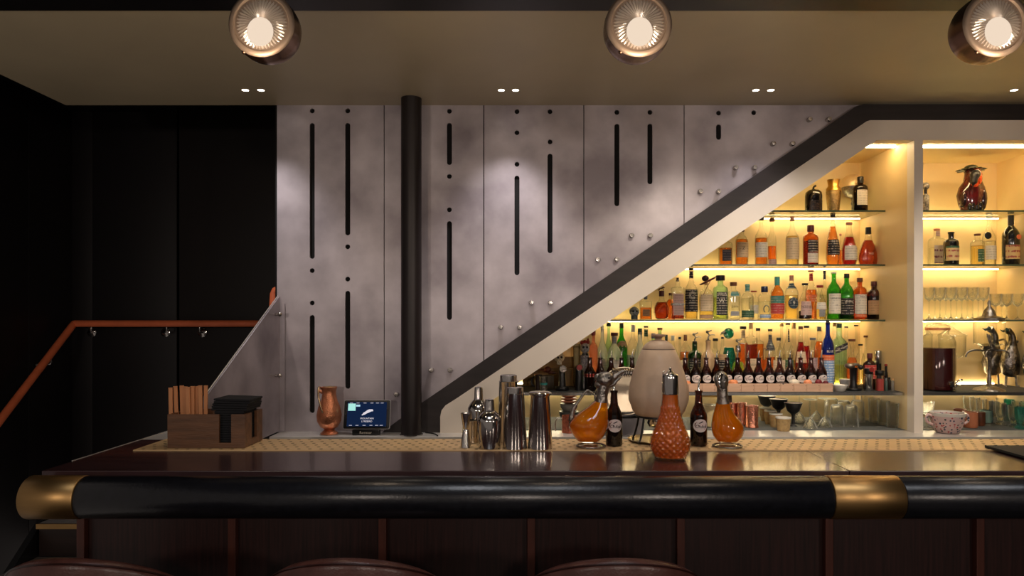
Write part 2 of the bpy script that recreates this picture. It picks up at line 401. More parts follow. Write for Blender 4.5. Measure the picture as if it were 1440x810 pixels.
# ---- steel clad back wall
def P2(px, py, D=WALL): return (XX(px, D), ZZ(py, D))
def circ(px, py, r=3.4):
    return [P2(px+r*math.cos(2*PI*i/14), py+r*math.sin(2*PI*i/14)) for i in range(14)]
def slot(px, a, b, r=3.5):
    return [P2(px+r*math.cos(PI+PI*i/7), a+r+r*math.sin(PI+PI*i/7)) for i in range(8)] + \
           [P2(px+r*math.cos(PI*i/7), b-r+r*math.sin(PI*i/7)) for i in range(8)]
ws = empty('wall_back', kind='structure')
def yl(x): return 567 - .6795*(x-593) + 6
BOT = 607.5
panels = [
 ([(389.5, 148), (539.6, 148), (539.6, BOT), (389.5, BOT)],
  [circ(439, 156), slot(439, 173, 364), circ(439, 380.5), circ(439, 426), slot(439, 443, 581),
   circ(489, 156), slot(489, 173, 331), circ(489, 347), circ(489, 392.5), slot(489, 409, 547)], [(560, 554, 1)]),
 ([(540.8, 148), (679.6, 148), (679.6, yl(679.6)), (545, BOT), (540.8, BOT)],
  [circ(632, 156.5), slot(632, 173, 232), circ(632, 248), circ(632, 295), slot(632, 311, 450)], [(607, 520, 0), (633.3, 520, 0), (558, 554, 0)]),
 ([(681, 148), (820.4, 148), (820.4, yl(820.4)), (681, yl(681))],
  [circ(727, 157), circ(727, 186.5), circ(727, 231), slot(727, 247, 387), circ(773.5, 157), circ(773.5, 199.5), slot(773.5, 216, 356)],
  [(747.3, 425.7, 0), (773.7, 425.7, 0), (704.3, 460, 0), (730.7, 460, 0)]),
 ([(821.6, 148), (961.4, 148), (961.4, yl(961.4)), (821.6, yl(821.6))],
  [circ(867.5, 158), slot(867.5, 174, 290), circ(914, 158), slot(914, 174, 259)], [(887.7, 331.7, 0), (914, 331.7, 0), (840.7, 365.3, 0), (867, 365, 0)]),
 ([(962.6, 148), (1212, 148), (962.6, yl(962.6))],
  [circ(1010.5, 159), slot(1010.5, 175, 196.5), circ(1060, 158.5)],
  [(1137, 169, 0), (1164, 169, 0), (1086, 203, 0), (1113, 203, 0), (1033.5, 236.5, 0), (1060, 236.5, 0), (984, 270, 0), (1009.5, 270, 0)])]
for out, holes, studs in panels:
    pn = part('steel_panel', plate([P2(*q) for q in out], holes, WALL, WALL+.012), steel_wall, ws, smooth=False)
    for sx, sy, skip in studs:
        if skip: continue
        s = xf(lathe([(.004, 0), (.0135, 0), (.0135, .024), (.011, .028), (.001, .0285)], 12), Matrix.Rotation(PI/2, 4, 'X'))
        q = P2(sx, sy); part('stud', mv(s, q[0], WALL, q[1]), screw, pn)
bk = M('dark void board', c(4, 3, 3), .9)
mo('wall_light_block', plate([P2(*q) for q in ((386, 146), (1230, 146), (640, 563), (590, 609), (386, 609))], [], WALL+.0125, WALL+.0185), bk, kind='structure')  # added black sheet that keeps niche light out and the slots dark
mo('wall_return', bx(XX(389.5, WALL), XX(389.5, WALL)+.012, WALL+.013, 4.9, .9, 3.05), steel_wall, kind='structure')
# ---- diagonal stair stringer and cream frame
mo('trim_2', plate([P2(*q, 3.84) for q in ((536, 609), (590, 568.5), (1205, 149), (1215, 146.5), (1560, 146.5), (1560, 171), (1222, 171), (645, 563), (621, 585), (621, 609))], [], 3.84, 3.879), band_m, kind='structure')
fr = [(619, 609), (619, 586), (621, 577), (626, 570.5), (642, 560.5), (1219, 170.5), (1224, 169), (1560, 169), (1560, 609), (1514, 609), (1514, 197), (1298, 197), (1298, 609),
      (1285.5, 609), (1285.5, 197), (1233, 197), (664, 582), (655, 590), (650.5, 598), (649, 609)]
mo('trim_3', plate([P2(*q, 3.83) for q in fr], [], 3.83, 3.90), beige, kind='structure')
# ---- niche box
NB = 4.45; NT = 2.5626
nl, nd0, nd1, nr = XX(560, WALL), XX(1285.5, 3.83), XX(1298, 3.83), 3.0
mo('wall_niche_back', bx(nl, nr+.05, NB, NB+.05, .9, NT+.05), niche_m, kind='structure')
mo('ceiling_niche', bx(nl, nr+.05, 3.90, NB, NT, NT+.05), niche_m, kind='structure')
mo('wall_niche_divider', bx(nd0+.001, nd1-.001, 3.902, NB, .957, NT), niche_m, kind='structure')
mo('wall_niche_right', bx(nr, nr+.05, 3.902, NB, .9, NT), niche_m, kind='structure')
mo('wall_niche_left', bx(nl-.05, nl, 3.94, NB, .9, NT), niche_m, kind='structure')
# ---- stairs at left
st_w = M('dark stair wood', c(40, 24, 18), .5, var=.3, scale=10, stretch=(.3, 1, 4)); st_g = M('grey stair tread', c(88, 82, 78), .7, var=.1, scale=30)
stair = empty('stairs', label='dark wooden stair steps with grey treads behind the left end of the bar', cat='stairs')
for k in range(4):
    zt = .645 - .15*k; y1 = 3.2 - .3*k
    y0 = y1-.3
    st = part('step', bx(-2.2, -1.5, y1, y1+.3 if k else 5.0-.06, zt-.15, zt-.012), st_w, stair)
    part('tread', bx(-2.2, -1.5, y1-.01, y1+.29 if k else 4.93, zt-.012, zt), st_g, st)
    part('nosing', bx(-2.2, -1.5, y1-.022, y1-.01, zt-.02, zt+.002), brass, st)
mo('stair_stringer', plate([(3.0, .40), (3.25, .60), (4.9, .75), (4.9, .2), (2.2, -.0), (2.2, .0)][:], [], 0, .03), black_m, label='black sloping stringer board beside the grey steps', cat='stringer').rotation_euler = (0, 0, 0)
so = bpy.data.objects['stair_stringer']
for v in so.data.vertices: v.co = Vector((-2.235 + v.co.y, v.co.x, v.co.z + .06))
# ---- handrails
hr = empty('handrail', label='rust orange handrail turning down the stairs along the dark wall at left', cat='handrail')
a = at(410, 455, 4.86); b = at(104, 455, 4.86); cc = Vector((b.x, b.y-1.35, b.z-1.12))
part('rail', tube([a, b + Vector((.01, 0, 0)), b, b + (cc-b)*.02, cc], .0235, 12), orange_m, hr)
for px in (118, 224, 281):
    q = at(px, 455, 4.86)
    part('bracket', join(tube([q + Vector((.05 if px < 250 else 0, 0, -.018)), q + Vector((.05 if px < 250 else 0, 0, -.05)), q + Vector((.0, .04, -.062)), q + Vector((-.02, .085, -.062))], .007, 8, 3),
                         mv(xf(lathe([(.001, 0), (.03, .002), (.032, .008), (.02, .014), (.001, .016)], 14), Matrix.Rotation(PI/2, 4, 'X')), q.x-.02, q.y+(.088 if px > 250 else .128), q.z-.064)), chrome, hr)
q = b + (cc-b)*.18
part('bracket', join(tube([q + Vector((0, 0, -.02)), q + Vector((-.0, 0, -.06)), q + Vector((-.08, 0, -.07))], .007, 8, 3), ball(.02, q.x-.08, q.y, q.z-.07)), chrome, hr)
hr2 = empty('handrail', label='short orange bend of a second handrail behind the steel wall edge', cat='handrail')
part('rail', tube([at(381, 475, 4.15), at(384.5, 413, 4.15), at(386, 409, 4.15), at(410, 397, 4.15)], .02, 12), orange_m, hr2)
# ---- triangular steel gusset at the left end of the aisle
gx = XX(392.5, WALL)
gp = lambda y, z: (y, z)
gu = mo('steel_side_plate', plate([(3.87, 1.70), (3.87, .96), (2.975, .96), (2.975, 1.245)], [], 0, .006), steel_wall,
        label='triangular grey steel side plate bolted to the left edge of the steel wall', cat='panel')
for v in gu.data.vertices: v.co = Vector((gx + v.co.y, v.co.x, v.co.z))
for y, z in ((3.80, 1.60), (3.80, 1.27), (3.1, 1.12), (3.05, 1.2)):
    part('bolt', join(tube([(gx+.006, y, z), (gx+.03, y, z)], .008, 10), ball(.013, gx+.032, y, z, n=10, k=6), tube([(gx-.02, y, z), (gx-.001, y, z)], .009, 10)), chrome, gu)
part('edge_highlight', tube([(gx-.003, 3.868, 1.703), (gx-.003, 2.974, 1.247), (gx-.003, 2.972, .975)], .0028, 6), steel_ledge, gu)  # lighter steel line laid along the plate edge as its highlight
part('flange', bx(gx+.007, gx+.035, 3.868, 3.874, .96, 1.66), steel_wall, gu, smooth=False)
# ---- back bar worktop
LZ = .955
bb = mo('back_worktop', bx(gx+.01, 3.05, 3.70, NB-.001, .935, LZ, .002), steel_ledge,
        label='long steel worktop along the foot of the wall and into the lit niche', cat='worktop')
part('splash_edge', bx(gx+.01, 3.05, 3.701, 3.712, .90, .9349), M('dark steel edge', c(90, 84, 78), .35, .9), bb, smooth=False)
part('mat', bx(XX(655, 3.9), nr-.01, 3.92, NB-.01, LZ, LZ+.003), grey_mat, bb, smooth=False)
mo('back_cabinet', join(bx(gx+.01, 3.05, 3.74, 4.4, 0, .899)), black_m, label='black cabinet under the steel worktop', cat='cabinet')
# ---- pillar
pil = mo('pillar', mv(cyl(.0545, LZ+.001, CEIL-.001, 40), XX(578.5, 3.76), 3.76, 0), M('black brown pillar paint', c(38, 31, 31), .4, .2, var=.25, scale=8, stretch=(3, 3, .3)),
         label='round black steel pillar in front of the steel wall', cat='pillar', smooth=True)
part('base_ring', mv(cyl(.062, LZ+.001, LZ+.006, 32), XX(578.5, 3.76), 3.76, 0), steel, pil)

# ================================================================= THE BAR
BZ = 1.103
ct = empty('bar_counter', label='long dark stained wooden bar top', cat='counter')
part('top_slab', bx(-1.49, 1.012, 2.178, 2.748, 1.065, BZ, .003), wood_top, ct, smooth=False)
part('top_slab', bx(1.0135, 3.0, 2.178, 2.748, 1.065, BZ, .003), wood_top, ct, smooth=False)
part('steel_flap', bx(-1.49, gx-.022, 2.7485, 3.02, 1.07, BZ-.001, .001), steel_ledge, ct, smooth=False)
part('edge_trim', bx(-1.4935, -1.4905, 2.33, 3.02, 1.07, BZ+.0015), steel_ledge, ct, smooth=False)
bf = empty('counter_front', label='dark wooden bar front divided by reddish upright battens', cat='counter')
bxs = [XX(p, 2.35) for p in (115, 327, 538, 747, 957, 1165, 1377, 1588)]
for i in range(7):
    part('panel', bx(bxs[i]+.0135, bxs[i+1]-.0135, 2.365, 2.39, .12, 1.0649), wood_front, bf, smooth=False)
for x in bxs: part('batten', bx(x-.013, x+.013, 2.342, 2.391, .12, 1.0648, .002), batten_m, bf, smooth=False)
part('plinth', bx(bxs[0], 3.0, 2.40, 2.6, 0, .119), black_m, bf, smooth=False)
part('side_panel', bx(bxs[0]+.014, bxs[0]+.034, 2.392, 2.745, .12, 1.0645), wood_front, bf, smooth=False)
# rail tube
rl = empty('bar_rail', label='thick black leather rail tube along the bar edge with brass sleeves', cat='rail')
def xtube(x0, x1, r, y, z, n=48, cap=True):
    v, f = lathe([(r-.002, x0), (r, x0+.002), (r, x1-.002), (r-.002, x1)], n)
    return [Vector((p.z, y+p.y, z+p.x)) for p in v], [tuple(reversed(q)) for q in f]
RY, RZ = 2.105, 1.040
part('padded_tube', xtube(-1.31, .91, .0625, RY, RZ), leather_black, rl, label='long black padded section')
part('padded_tube', xtube(1.12, 3.0, .0625, RY, RZ), leather_black, rl)
part('brass_sleeve', xtube(-1.472, -1.311, .064, RY, RZ), brass, rl, label='brass end sleeve')
part('brass_sleeve', xtube(.911, 1.119, .064, RY, RZ), brass, rl, label='brass joint sleeve')
for x in bxs[1:7]: part('bracket', bx(x-.01, x+.01, RY+.05, 2.341, RZ-.02, RZ+.02), black_m, rl, smooth=False)
# perforated mat
mx0, my0, MZ = -1.386, 2.513, BZ+.003
V, Fc = [], []
cell = .04; nx = 104; ny = 6
for j in range(ny):
    for i in range(-1, nx):
        x0 = mx0 + i*cell + (cell/2 if j % 2 else 0); x1 = x0+cell
        y0 = my0 + j*.0386; y1 = y0+.0386
        x0c, x1c = max(x0, mx0), x1
        if x1c <= mx0 + 1e-6: continue
        n = len(V)
        if x0 < mx0 - 1e-6:
            V += [(x0c, y0, MZ), (x1c, y0, MZ), (x1c, y1, MZ), (x0c, y1, MZ)]; Fc.append((n, n+1, n+2, n+3)); continue
        xm, ym = (x0+x1)/2, (y0+y1)/2
        V += [(x0, y0, MZ), (x1, y0, MZ), (x1, y1, MZ), (x0, y1, MZ)]
        for k in range(8):
            a_ = -3*PI/4 + k*PI/4; V.append((xm+.0070*math.cos(a_), ym+.0058*math.sin(a_), MZ))
        h = n+4
        Fc += [(n, n+1, h+2, h+1), (n, h+1, h), (n+1, n+2, h+4, h+3), (n+1, h+3, h+2), (n+2, n+3, h+6, h+5), (n+2, h+5, h+4), (n+3, n, h, h+7), (n+3, h+7, h+6)]
pm = mo('perforated_mat', (V, Fc), mat_gold, label='long tan perforated mat laid along the back of the bar top', cat='mat')
part('backing', bx(mx0, mx0+nx*cell, my0, my0+ny*.0386, BZ+.0003, BZ+.001), bk, pm, smooth=False)
part('rim', join(bx(mx0-.004, mx0+nx*cell, my0-.004, my0, BZ+.0003, MZ+.0006), bx(mx0-.004, mx0, my0, my0+ny*.0386, BZ+.0003, MZ+.0006)), mat_gold, pm, smooth=False)
mo('bar_mat', bx(1.675, 2.3, 2.28, 2.55, MZ+.0008, MZ+.010, .002), rubber, label='black rubber bar mat at the right end of the bar top', cat='bar mat')

# ================================================================= LAMPS
lens_m = G('ribbed lens glass', (.97, .95, .92, 1), .75, gl=.5, base=.14, rough=.12, diff=.32, dcol=(1, .93, .86, 1))
bronze = M('bronze lamp housing', c(120, 92, 74), .25, 1, var=.3, scale=9)
rim_m = M('pale bronze rim', c(142, 124, 108), .5, .7, var=.15)
refl_m = M('lamp reflector', c(160, 152, 146), .32, .9, var=.15)
bulb_m = EM('lamp bulb', (1, .80, .62, 1), .44)
for i, (px, lab) in enumerate(((369, 'round bronze pendant lamp with ribbed glass lens above the left of the steel wall'),
                    (898, 'round bronze pendant lamp with ribbed glass lens above the middle of the bar'),
                    (1398, 'round bronze pendant lamp with ribbed glass lens at the far right'))):
    D = 2.15; r = 46.5*D/F
    L_ = empty('pendant_lamp', (XX(px, D), D, ZZ(35, D)), label=lab, cat='lamp', group='round lamps over the bar')
    R = Matrix.Rotation(PI/2, 4, 'X')  # lathe z -> -y (towards the camera)
    def fl(prof, n=56, wob=None): return xf(lathe(prof, n, wob=wob), R)
    part('housing', fl([(.03, -.085), (r*.93, -.08), (r*1.0, -.06), (r*1.02, -.03), (r*.99, 0), (r, .006), (r*.9, .008), (r*.86, -.004), (r*.86, -.012), (r*.97, -.02), (r*.97, -.03), (r*.93, -.055), (.03, -.06)]), bronze, L_)
    part('reflector', fl([(.001, -.052), (.03, -.050), (r*.6, -.038), (r*.9, -.012)]), refl_m, L_)
    NR = 44
    prof = [(.002, .016), (r*.10, .0155), (r*.3, .0145), (r*.5, .012), (r*.66, .008), (r*.76, .003), (r*.81, -.002)]
    V = []; Fc = []
    v, f = lathe(prof, NR*2)
    k = NR*2
    V = []
    for ii, p in enumerate(v):
        ring, j = divmod(ii, k)
        V.append(Vector((p.x, p.y, p.z + (.0045 if j % 2 else 0)*(min(1, ring/2)))))
    part('lens', xf((V, f), R), lens_m, L_, smooth=False)
    part('rim', fl([(r*.80, .004), (r*.84, .013), (r*.92, .014), (r*.985, .010), (r*1.0, .0065)]), rim_m, L_)
    part('bulb', ball(.040, 0, -.018, -.028, sy=.4, sz=1.1, n=20, k=12), bulb_m, L_)
    part('stem', tube([(0, .04, r*.9), (0, .04, CEIL-ZZ(35, D)+.29)], .012, 10), bronze, L_)
    part('knob', ball(.007, -r*.55, -.002, -r*.83), bronze, L_)
    light('pendant_inner_light', 'POINT', (XX(px, D), D-.005, ZZ(35, D)+.03), .06, (1, .85, .7), shadow_soft_size=.012)
    light('pendant_light', 'POINT', (XX(px, D), D-.075, ZZ(35, D)-r-.05), 1.5, (1, .76, .54), shadow_soft_size=.05)
dl_m = EM('downlight lens', (1, .9, .8, 1), 6)
names = ('left one of the small ceiling downlight pair above the left steel panel', 'right one of the small ceiling downlight pair above the left steel panel',
         'left one of the small ceiling downlight pair above the middle steel panel', 'right one of the small ceiling downlight pair above the middle steel panel',
         'left one of the small ceiling downlight pair above the right steel panel', 'right one of the small ceiling downlight pair above the right steel panel',
         'single small ceiling downlight above the right niche')
for px, lab in zip((345, 367, 705, 725, 1063, 1084, 1426), names):
    o = empty('downlight', (XX(px, 3.62), 3.62, CEIL), label=lab, cat='downlight', group='small downlights in the lowered ceiling')
    part('trim_ring', lathe([(.0165, -.0005), (.017, -.003), (.021, -.003), (.0215, -.0005)], 20), soffit_m, o)
    part('lens', lathe([(.016, -.003), (.0165, -.001)], 20), dl_m, o)

# ================================================================= GLASS SHELVES
S1, S2, S3, S4 = EYE+154.5*4.13/F, EYE+78.5*4.13/F, 1.572, 1.165
led = EM('warm light strip', (1, .74, .38, 1), 22)
def xs(z): # left end hidden behind the sloping frame
    y = 450-(z-EYE)*F/3.9; return max(XX(664+(582-y)/.677-14, 4.0), nl+.02)
ds = {S1: 'top', S2: 'second', S3: 'third'}
for z, nm in ((S1, 'top'), (S2, 'second'), (S3, 'third')):
    for x0, x1, side in ((xs(z), nd0-.002, 'triangular left'), (nd1+.002, nr-.003, 'right')):
        o = mo('glass_shelf', bx(x0, x1, 4.134, NB-.002, z-.010, z), shelf_glass, label='%s glass shelf of the %s niche' % (nm, side), cat='shelf', group='glass shelves in the lit niches')
        part('front_edge', bx(x0, x1, 4.13, 4.1338, z-.010, z), shelf_edge, o, smooth=False)
        part('light_strip', bx(x0+.03, x1-.02, 4.40, 4.407, z-.0135, z-.0105), led, o, smooth=False)
for x0, x1, side in ((nl+.02, nd0-.002, 'left'), (nd1+.002, nr-.003, 'right')):
    o = mo('lower_shelf', bx(x0, x1, 3.925, NB-.002, S4-.016, S4), steel, label='steel edged lower shelf of the %s niche' % side, cat='shelf')
    mo('light_strip', bx(x0+.03, x1-.02, NB-.010, NB-.0005, S4+.0015, S4+.0055), EM('low back light strip', (1, .78, .42, 1), 20), label='warm light strip lying along the back of the lower shelf in the %s niche' % side, cat='light')
    part('mat', bx(x0, x1, 3.94, NB-.014, S4, S4+.002), M('charcoal shelf mat', c(52, 54, 56), .7), o, smooth=False)
    part('light_strip', bx(x0+.03, x1-.02, NB-.016, NB-.004, S4-.026, S4-.0165), EM('dim warm light strip', (1, .88, .60, 1), 13), o, smooth=False)
mo('light_strip', bx(XX(1150, 4.2), nd0-.01, 4.0, 4.02, NT-.008, NT-.0005), led, label='warm light strip on the ceiling of the triangular left niche', cat='light')
mo('light_strip', bx(nd1+.01, nr-.01, 4.0, 4.02, NT-.008, NT-.0005), led, label='warm light strip on the ceiling of the right niche', cat='light')

# ================================================================= BOTTLES
SH = {
 'round': ([(.9, 0), (1, .015), (1, .58), (.95, .64), (.72, .71), (.45, .76), (.34, .80), (.32, .94), (.38, .95), (.38, 1)], 2, 1),
 'tall': ([(.9, 0), (1, .012), (1, .55), (.9, .61), (.6, .68), (.36, .76), (.31, .82), (.31, .95), (.38, .96), (.38, 1)], 2, 1),
 'short': ([(.92, 0), (1, .02), (1, .66), (.95, .72), (.7, .77), (.4, .79), (.36, .81), (.36, 1)], 2, 1),
 'square': ([(.9, 0), (1, .02), (1, .66), (.92, .72), (.6, .76), (.4, .78), (.37, .80), (.37, 1)], 5, .8),
 'flask': ([(.8, 0), (.98, .02), (1, .3), (1, .6), (.85, .72), (.5, .79), (.3, .82), (.3, 1)], 2.4, .55),
 'cone': ([(.8, 0), (.85, .02), (1, .14), (.98, .38), (.72, .58), (.48, .70), (.34, .80), (.3, .86), (.3, .95), (.4, .96), (.4, 1)], 2, 1),
 'bell': ([(.85, 0), (1, .03), (.97, .3), (.85, .5), (.55, .66), (.32, .76), (.3, .82), (.3, 1)], 2, 1),
 'belly': ([(.6, 0), (.85, .03), (1, .16), (.9, .32), (.62, .54), (.36, .68), (.3, .74), (.3, 1)], 2, .6),
 'orb': ([(.5, 0), (.8, .05), (1, .25), (.96, .42), (.7, .58), (.36, .66), (.3, .72), (.3, 1)], 2, .7),
 'beer': ([(.9, 0), (1, .02), (1, .52), (.94, .58), (.72, .66), (.5, .73), (.44, .80), (.38, .95), (.46, .955), (.46, 1)], 2, 1),
 'long': ([(.9, 0), (1, .015), (1, .48), (.85, .56), (.5, .64), (.3, .70), (.27, .94), (.33, .95), (.33, 1)], 2, 1),
 'slab': ([(.96, 0), (1, .01), (1, .72), (.98, .76), (.5, .78), (.33, .80), (.33, 1)], 7, .55),
}
def prof_at(P, z):
    for (r0, z0), (r1, z1) in zip(P, P[1:]):
        if z0 <= z <= z1 and z1 > z0: return r0 + (r1-r0)*(z-z0)/(z1-z0)
    return P[-1][0]
def bottle(px, D, zb, wpx, top, shape, gl, liq, lab, cap, label, group=None, txt=None, name='bottle', n=18, cat='bottle', pour=False, rz=0, flat=None):
    """lab: (z0, z1, half angle, paper) ; liq: (key, level) ; cap: (height fraction, radius fraction, key)"""
    P, sq, dy = SH[shape]
    if flat: dy = flat
    r = wpx*D/F/2; H = ZZ(top, D) - zb
    ch, cr, ck = cap
    ob = mo(name, lathe([(a*r, z*H) for a, z in P if z < 1-ch*.6] + [(prof_at(P, 1-ch*.6)*r, H*(1-ch*.6))], n, sq, dy), GL[gl],
            loc=(XX(px, D), D, zb+.0012), smooth=True, label=label, cat=cat, group=group)
    ob.rotation_euler[2] = rz
    if liq and gl not in ('black', 'tan'):
        lv = liq[1]
        ps = [(a*r*.9, max(z, .018)*H) for a, z in P if z < lv] + [(prof_at(P, lv)*r*.9, lv*H)]
        part('liquid', lathe(ps, n, sq, dy*.99), LQ[liq[0]], ob)
    if ck: part('cap', mv(lathe([(cr*r*.96, 0), (cr*r, ch*H*.06), (cr*r, ch*H*.94), (cr*r*.9, ch*H)], 12), 0, 0, H*(1-ch)), CP[ck], ob)
    if lab:
        z0, z1, ha, pk = lab[:4]
        nn = 10
        zs = [z0 + (z1-z0)*i/4 for i in range(5)]
        v, f = lathe([(prof_at(P, z)*r*1.012, z*H) for z in zs], nn, sq, dy, -ha, ha)
        part('label', (v, f), PAPER[pk], ob)
        if len(lab) > 4:
            z0, z1, ha, pk = lab[4]
            part('label', lathe([(prof_at(P, z)*r*1.02, z*H) for z in (z0, (z0+z1)/2, z1)], nn, sq, dy, -ha, ha), PAPER[pk], ob)
    if txt:
        for s, zc, size, mk in txt:
            t = text(s, size*r)
            rr = prof_at(P, zc)*r*1.03
            if sq > 2.2: t = mv(t, 0, -rr*dy*1.01, zc*H)
            else: t = mv(wrap(t, rr, dy), 0, 0, zc*H)
            part('lettering', t, mk, ob, smooth=False)
    if pour: part('pourer', join(tube([(0, 0, H*.985), (0, 0, H*1.06), (.001, 0, H*1.13), (.005, 0, H*1.22)], [.0065, .0045, .0035, .0025], 8), cyl(.0085, H*.985, H*1.0, 10)), chrome, ob)
    return ob
il, idk = ink_light, ink_dark
g1 = 'bottles on the top shelf of the left niche'; g2 = 'bottles on the second shelf of the left niche'
g3 = 'bottles on the third shelf of the left niche'; g4 = 'bottles at the back of the lower shelf of the left niche'
# top shelf
bottle(1210, 4.24, S1, 20, 249, 'short', 'dbrown', ('dark', .6), (.2, .62, .8, 'white'), (.18, .42, 'black'), 'dark brown bottle with white label at the right end of the top shelf', g1, flat=.8)
bottle(1144, 4.24, S1, 22, 262, 'orb', 'black', None, (.05, .5, 1.0, 'dred'), (.1, .2, 'black'), 'rounded black bottle with curved stopper standing at the left of the top shelf', g1).scale = (1, 1, 1)
o = bpy.data.objects['bottle.001']
o.data.materials[0] = GL['black']
v, f = lathe([(.04, 0), (.047, .008), (.047, .10), (.044, .122), (.03, .136), (.012, .139), (.01, .142)], 20, 3.2, .8); me = o.data
me.clear_geometry(); me.from_pydata([tuple(q) for q in v], [], f); me.polygons.foreach_set('use_smooth', [True]*len(me.polygons))
for ch in list(o.children): bpy.data.objects.remove(ch)
part('label', lathe([(.0475, .012), (.0475, .07)], 10, 3.2, .8, -.9, .9), M('black crackle', c(46, 36, 34), .25, var=.8, scale=120), o)
part('stopper', tube([(0, 0, .141), (0, 0, .15), (.004, 0, .157), (.014, 0, .163)], .006, 8, 3), black_m, o)
def simple(name, px, D, zb, label, cat, group=None, rz=0): return empty(name, (XX(px, D), D, zb+.0012), rz, label=label, cat=cat, group=group)
# gold shaker vase
o = simple('shaker', 1172, 4.26, S1, 'tall gold and silver cocktail shaker on the top shelf', 'shaker')
k = 4.26/F
part('body', lathe([(7*k, 0), (7.5*k, .004), (10*k, 25*k), (10*k, 31*k)], 24), M('textured silver brass', c(190, 160, 110), .25, 1, var=.5, scale=150, bump=.5, bscale=200), o)
part('lid', lathe([(10.2*k, 31*k), (9.5*k, 35*k), (7*k, 38*k), (8.4*k, 47*k), (7.6*k, 47.2*k)], 24), M('satin gold', c(200, 158, 84), .3, 1), o)
o = simple('domed_goblet', 1199, 4.36, S1, 'silver stemmed goblet under a large pale domed lid on the top shelf', 'goblet')
k = 4.36/F
part('foot', lathe([(9*k, 0), (8*k, 1*k), (2*k, 3*k)], 20), pewter, o)
part('stem', lathe([(1.6*k, 3*k), (1.3*k, 14*k), (2.4*k, 17*k), (1.4*k, 20*k), (2*k, 25*k)], 12), pewter, o)
part('bowl', lathe([(2*k, 25*k), (10*k, 28*k), (14*k, 35*k), (14.5*k, 40*k)], 24), pewter, o)
part('dome', lathe([(16*k, 40*k), (15.5*k, 46*k), (13*k, 52*k), (9*k, 56*k), (4*k, 58*k), (.3*k, 58.5*k)], 24), M('pale gold dome', c(226, 196, 150), .35, .4), o)
# second shelf
D2 = 4.25
bottle(1020, D2, S2, 18, 330, 'square', 'clear', ('amber', .56), (.14, .5, .6, 'slate'), (.1, .5, 'cork'), 'squat square amber spirit bottle with grey label at left end of the second shelf', g2)
bottle(1043, D2, S2, 18, 318, 'round', 'clear', ('amber', .66), (.2, .58, 1.1, 'cream'), (.14, .45, 'brown'), 'amber bottle with tan label second from the left on the second shelf', g2, txt=[('Z', .42, .7, idk)])
bottle(1070.5, D2, S2, 17.5, 304, 'tall', 'clear', ('amber', .55), (.16, .46, 1.3, 'white'), (.08, .45, 'black'), 'tall clear bottle of amber whisky with pale label on the second shelf', g2)
bottle(1085.5, D2+.1, S2, 12, 307, 'tall', 'clear', ('orange', .42), (.03, .15, 1.2, 'pink'), (.07, .62, 'brown'), 'narrow clear bottle with orange drink and pink label on the second shelf', g2)
bottle(1114, D2, S2, 18, 305, 'tall', 'clear', ('gold', .6), (.12, .56, 1.3, 'cream'), (.09, .33, 'pink'), 'pale yellow bottle with large cream label on the second shelf', g2)
bottle(1140, D2, S2, 21, 317, 'short', 'amber', ('cognac', .6), (.06, .3, .75, 'white', (.32, .62, .7, 'black')), (.16, .45, 'maroon'), 'amber bottle with maroon cap black emblem and small white label on the second shelf', g2)
bottle(1171, D2, S2, 18.5, 302, 'cone', 'clear', ('amber', .76), (.2, .5, 1.2, 'black'), (.05, .38, 'black'), 'tallest orange whisky bottle with black label on the second shelf', g2, txt=[('N D', .46, .55, il)])
bottle(1182, D2+.12, S2, 7, 329, 'long', 'clear', ('orange', .5), None, (.06, .5, 'pink'), 'slim orange bottle half hidden behind the red cognac bottle on the second shelf', g2)
bottle(1194, D2, S2, 21, 313, 'cone', 'clear', ('red', .66), (.12, .45, 1.0, 'white'), (.06, .4, 'pink'), 'red brown cognac bottle with white label and hanging cord on the second shelf', g2)
bottle(1221, D2, S2, 30, 320, 'belly', 'clear', ('cognac', .66), None, (.18, .26, 'dbr' if 0 else 'black'), 'broad bell shaped cognac decanter with oval label at the right end of the second shelf', g2, txt=[('XO', .3, .3, il)])
o = bpy.data.objects[[x.name for x in COL.objects if x.get('label', '').startswith('broad bell')][0]]
part('oval_label', mv(xf(lathe([(.001, 0), (.02, 0.0)], 16), Matrix.Scale(.55, 4, (0, 1, 0)) @ Matrix.Identity(4)), 0, 0, 0), PAPER['cream'], o) if 0 else None
# third shelf
D3 = 4.25
o = simple('skull_jar', 892, 4.22, S3, 'small grey painted skull jar at the left end of the third shelf', 'jar')
k = 4.22/F
part('skull', ball(7*k, 0, 0, 11*k, sz=1.0, n=16, k=10), M('painted skull', c(160, 166, 170), .35, var=.6, scale=90), o)
part('base', cyl(4.6*k, 0, 6*k, 16, .001), M('skull base', c(96, 110, 116), .4), o)
part('eye', join(ball(1.6*k, -2.4*k, -6*k, 11.5*k), ball(1.6*k, 2.4*k, -6*k, 11.5*k)), black_m, o)
bottle(908, D3, S3, 16.5, 416, 'slab', 'clear', ('amber', .5), (.14, .42, .55, 'tan'), (.16, .3, 'grey'), 'small square orange whisky bottle with round stopper on the third shelf', g3)
o = bottle(930.5, D3, S3, 22.5, 409, 'orb', 'clear', ('cognac', .6), None, (.2, .34, 'maroon'), 'round faceted amber bourbon decanter with horse stopper on the third shelf', g3)
part('horse', join(tube([(-.018, 0, .175), (-.012, 0, .185), (0, 0, .188), (.01, 0, .196), (.016, 0, .19)], .004, 8, 2), tube([(-.012, 0, .185), (-.016, 0, .172)], .0022, 6), tube([(.006, 0, .19), (.012, 0, .176)], .0022, 6)), bronze, o)
bottle(943, D3+.12, S3, 13, 412, 'round', 'clear', ('orange', .75), None, (.1, .4, 'maroon'), 'orange bottle partly hidden beside the round bourbon decanter on the third shelf', g3)
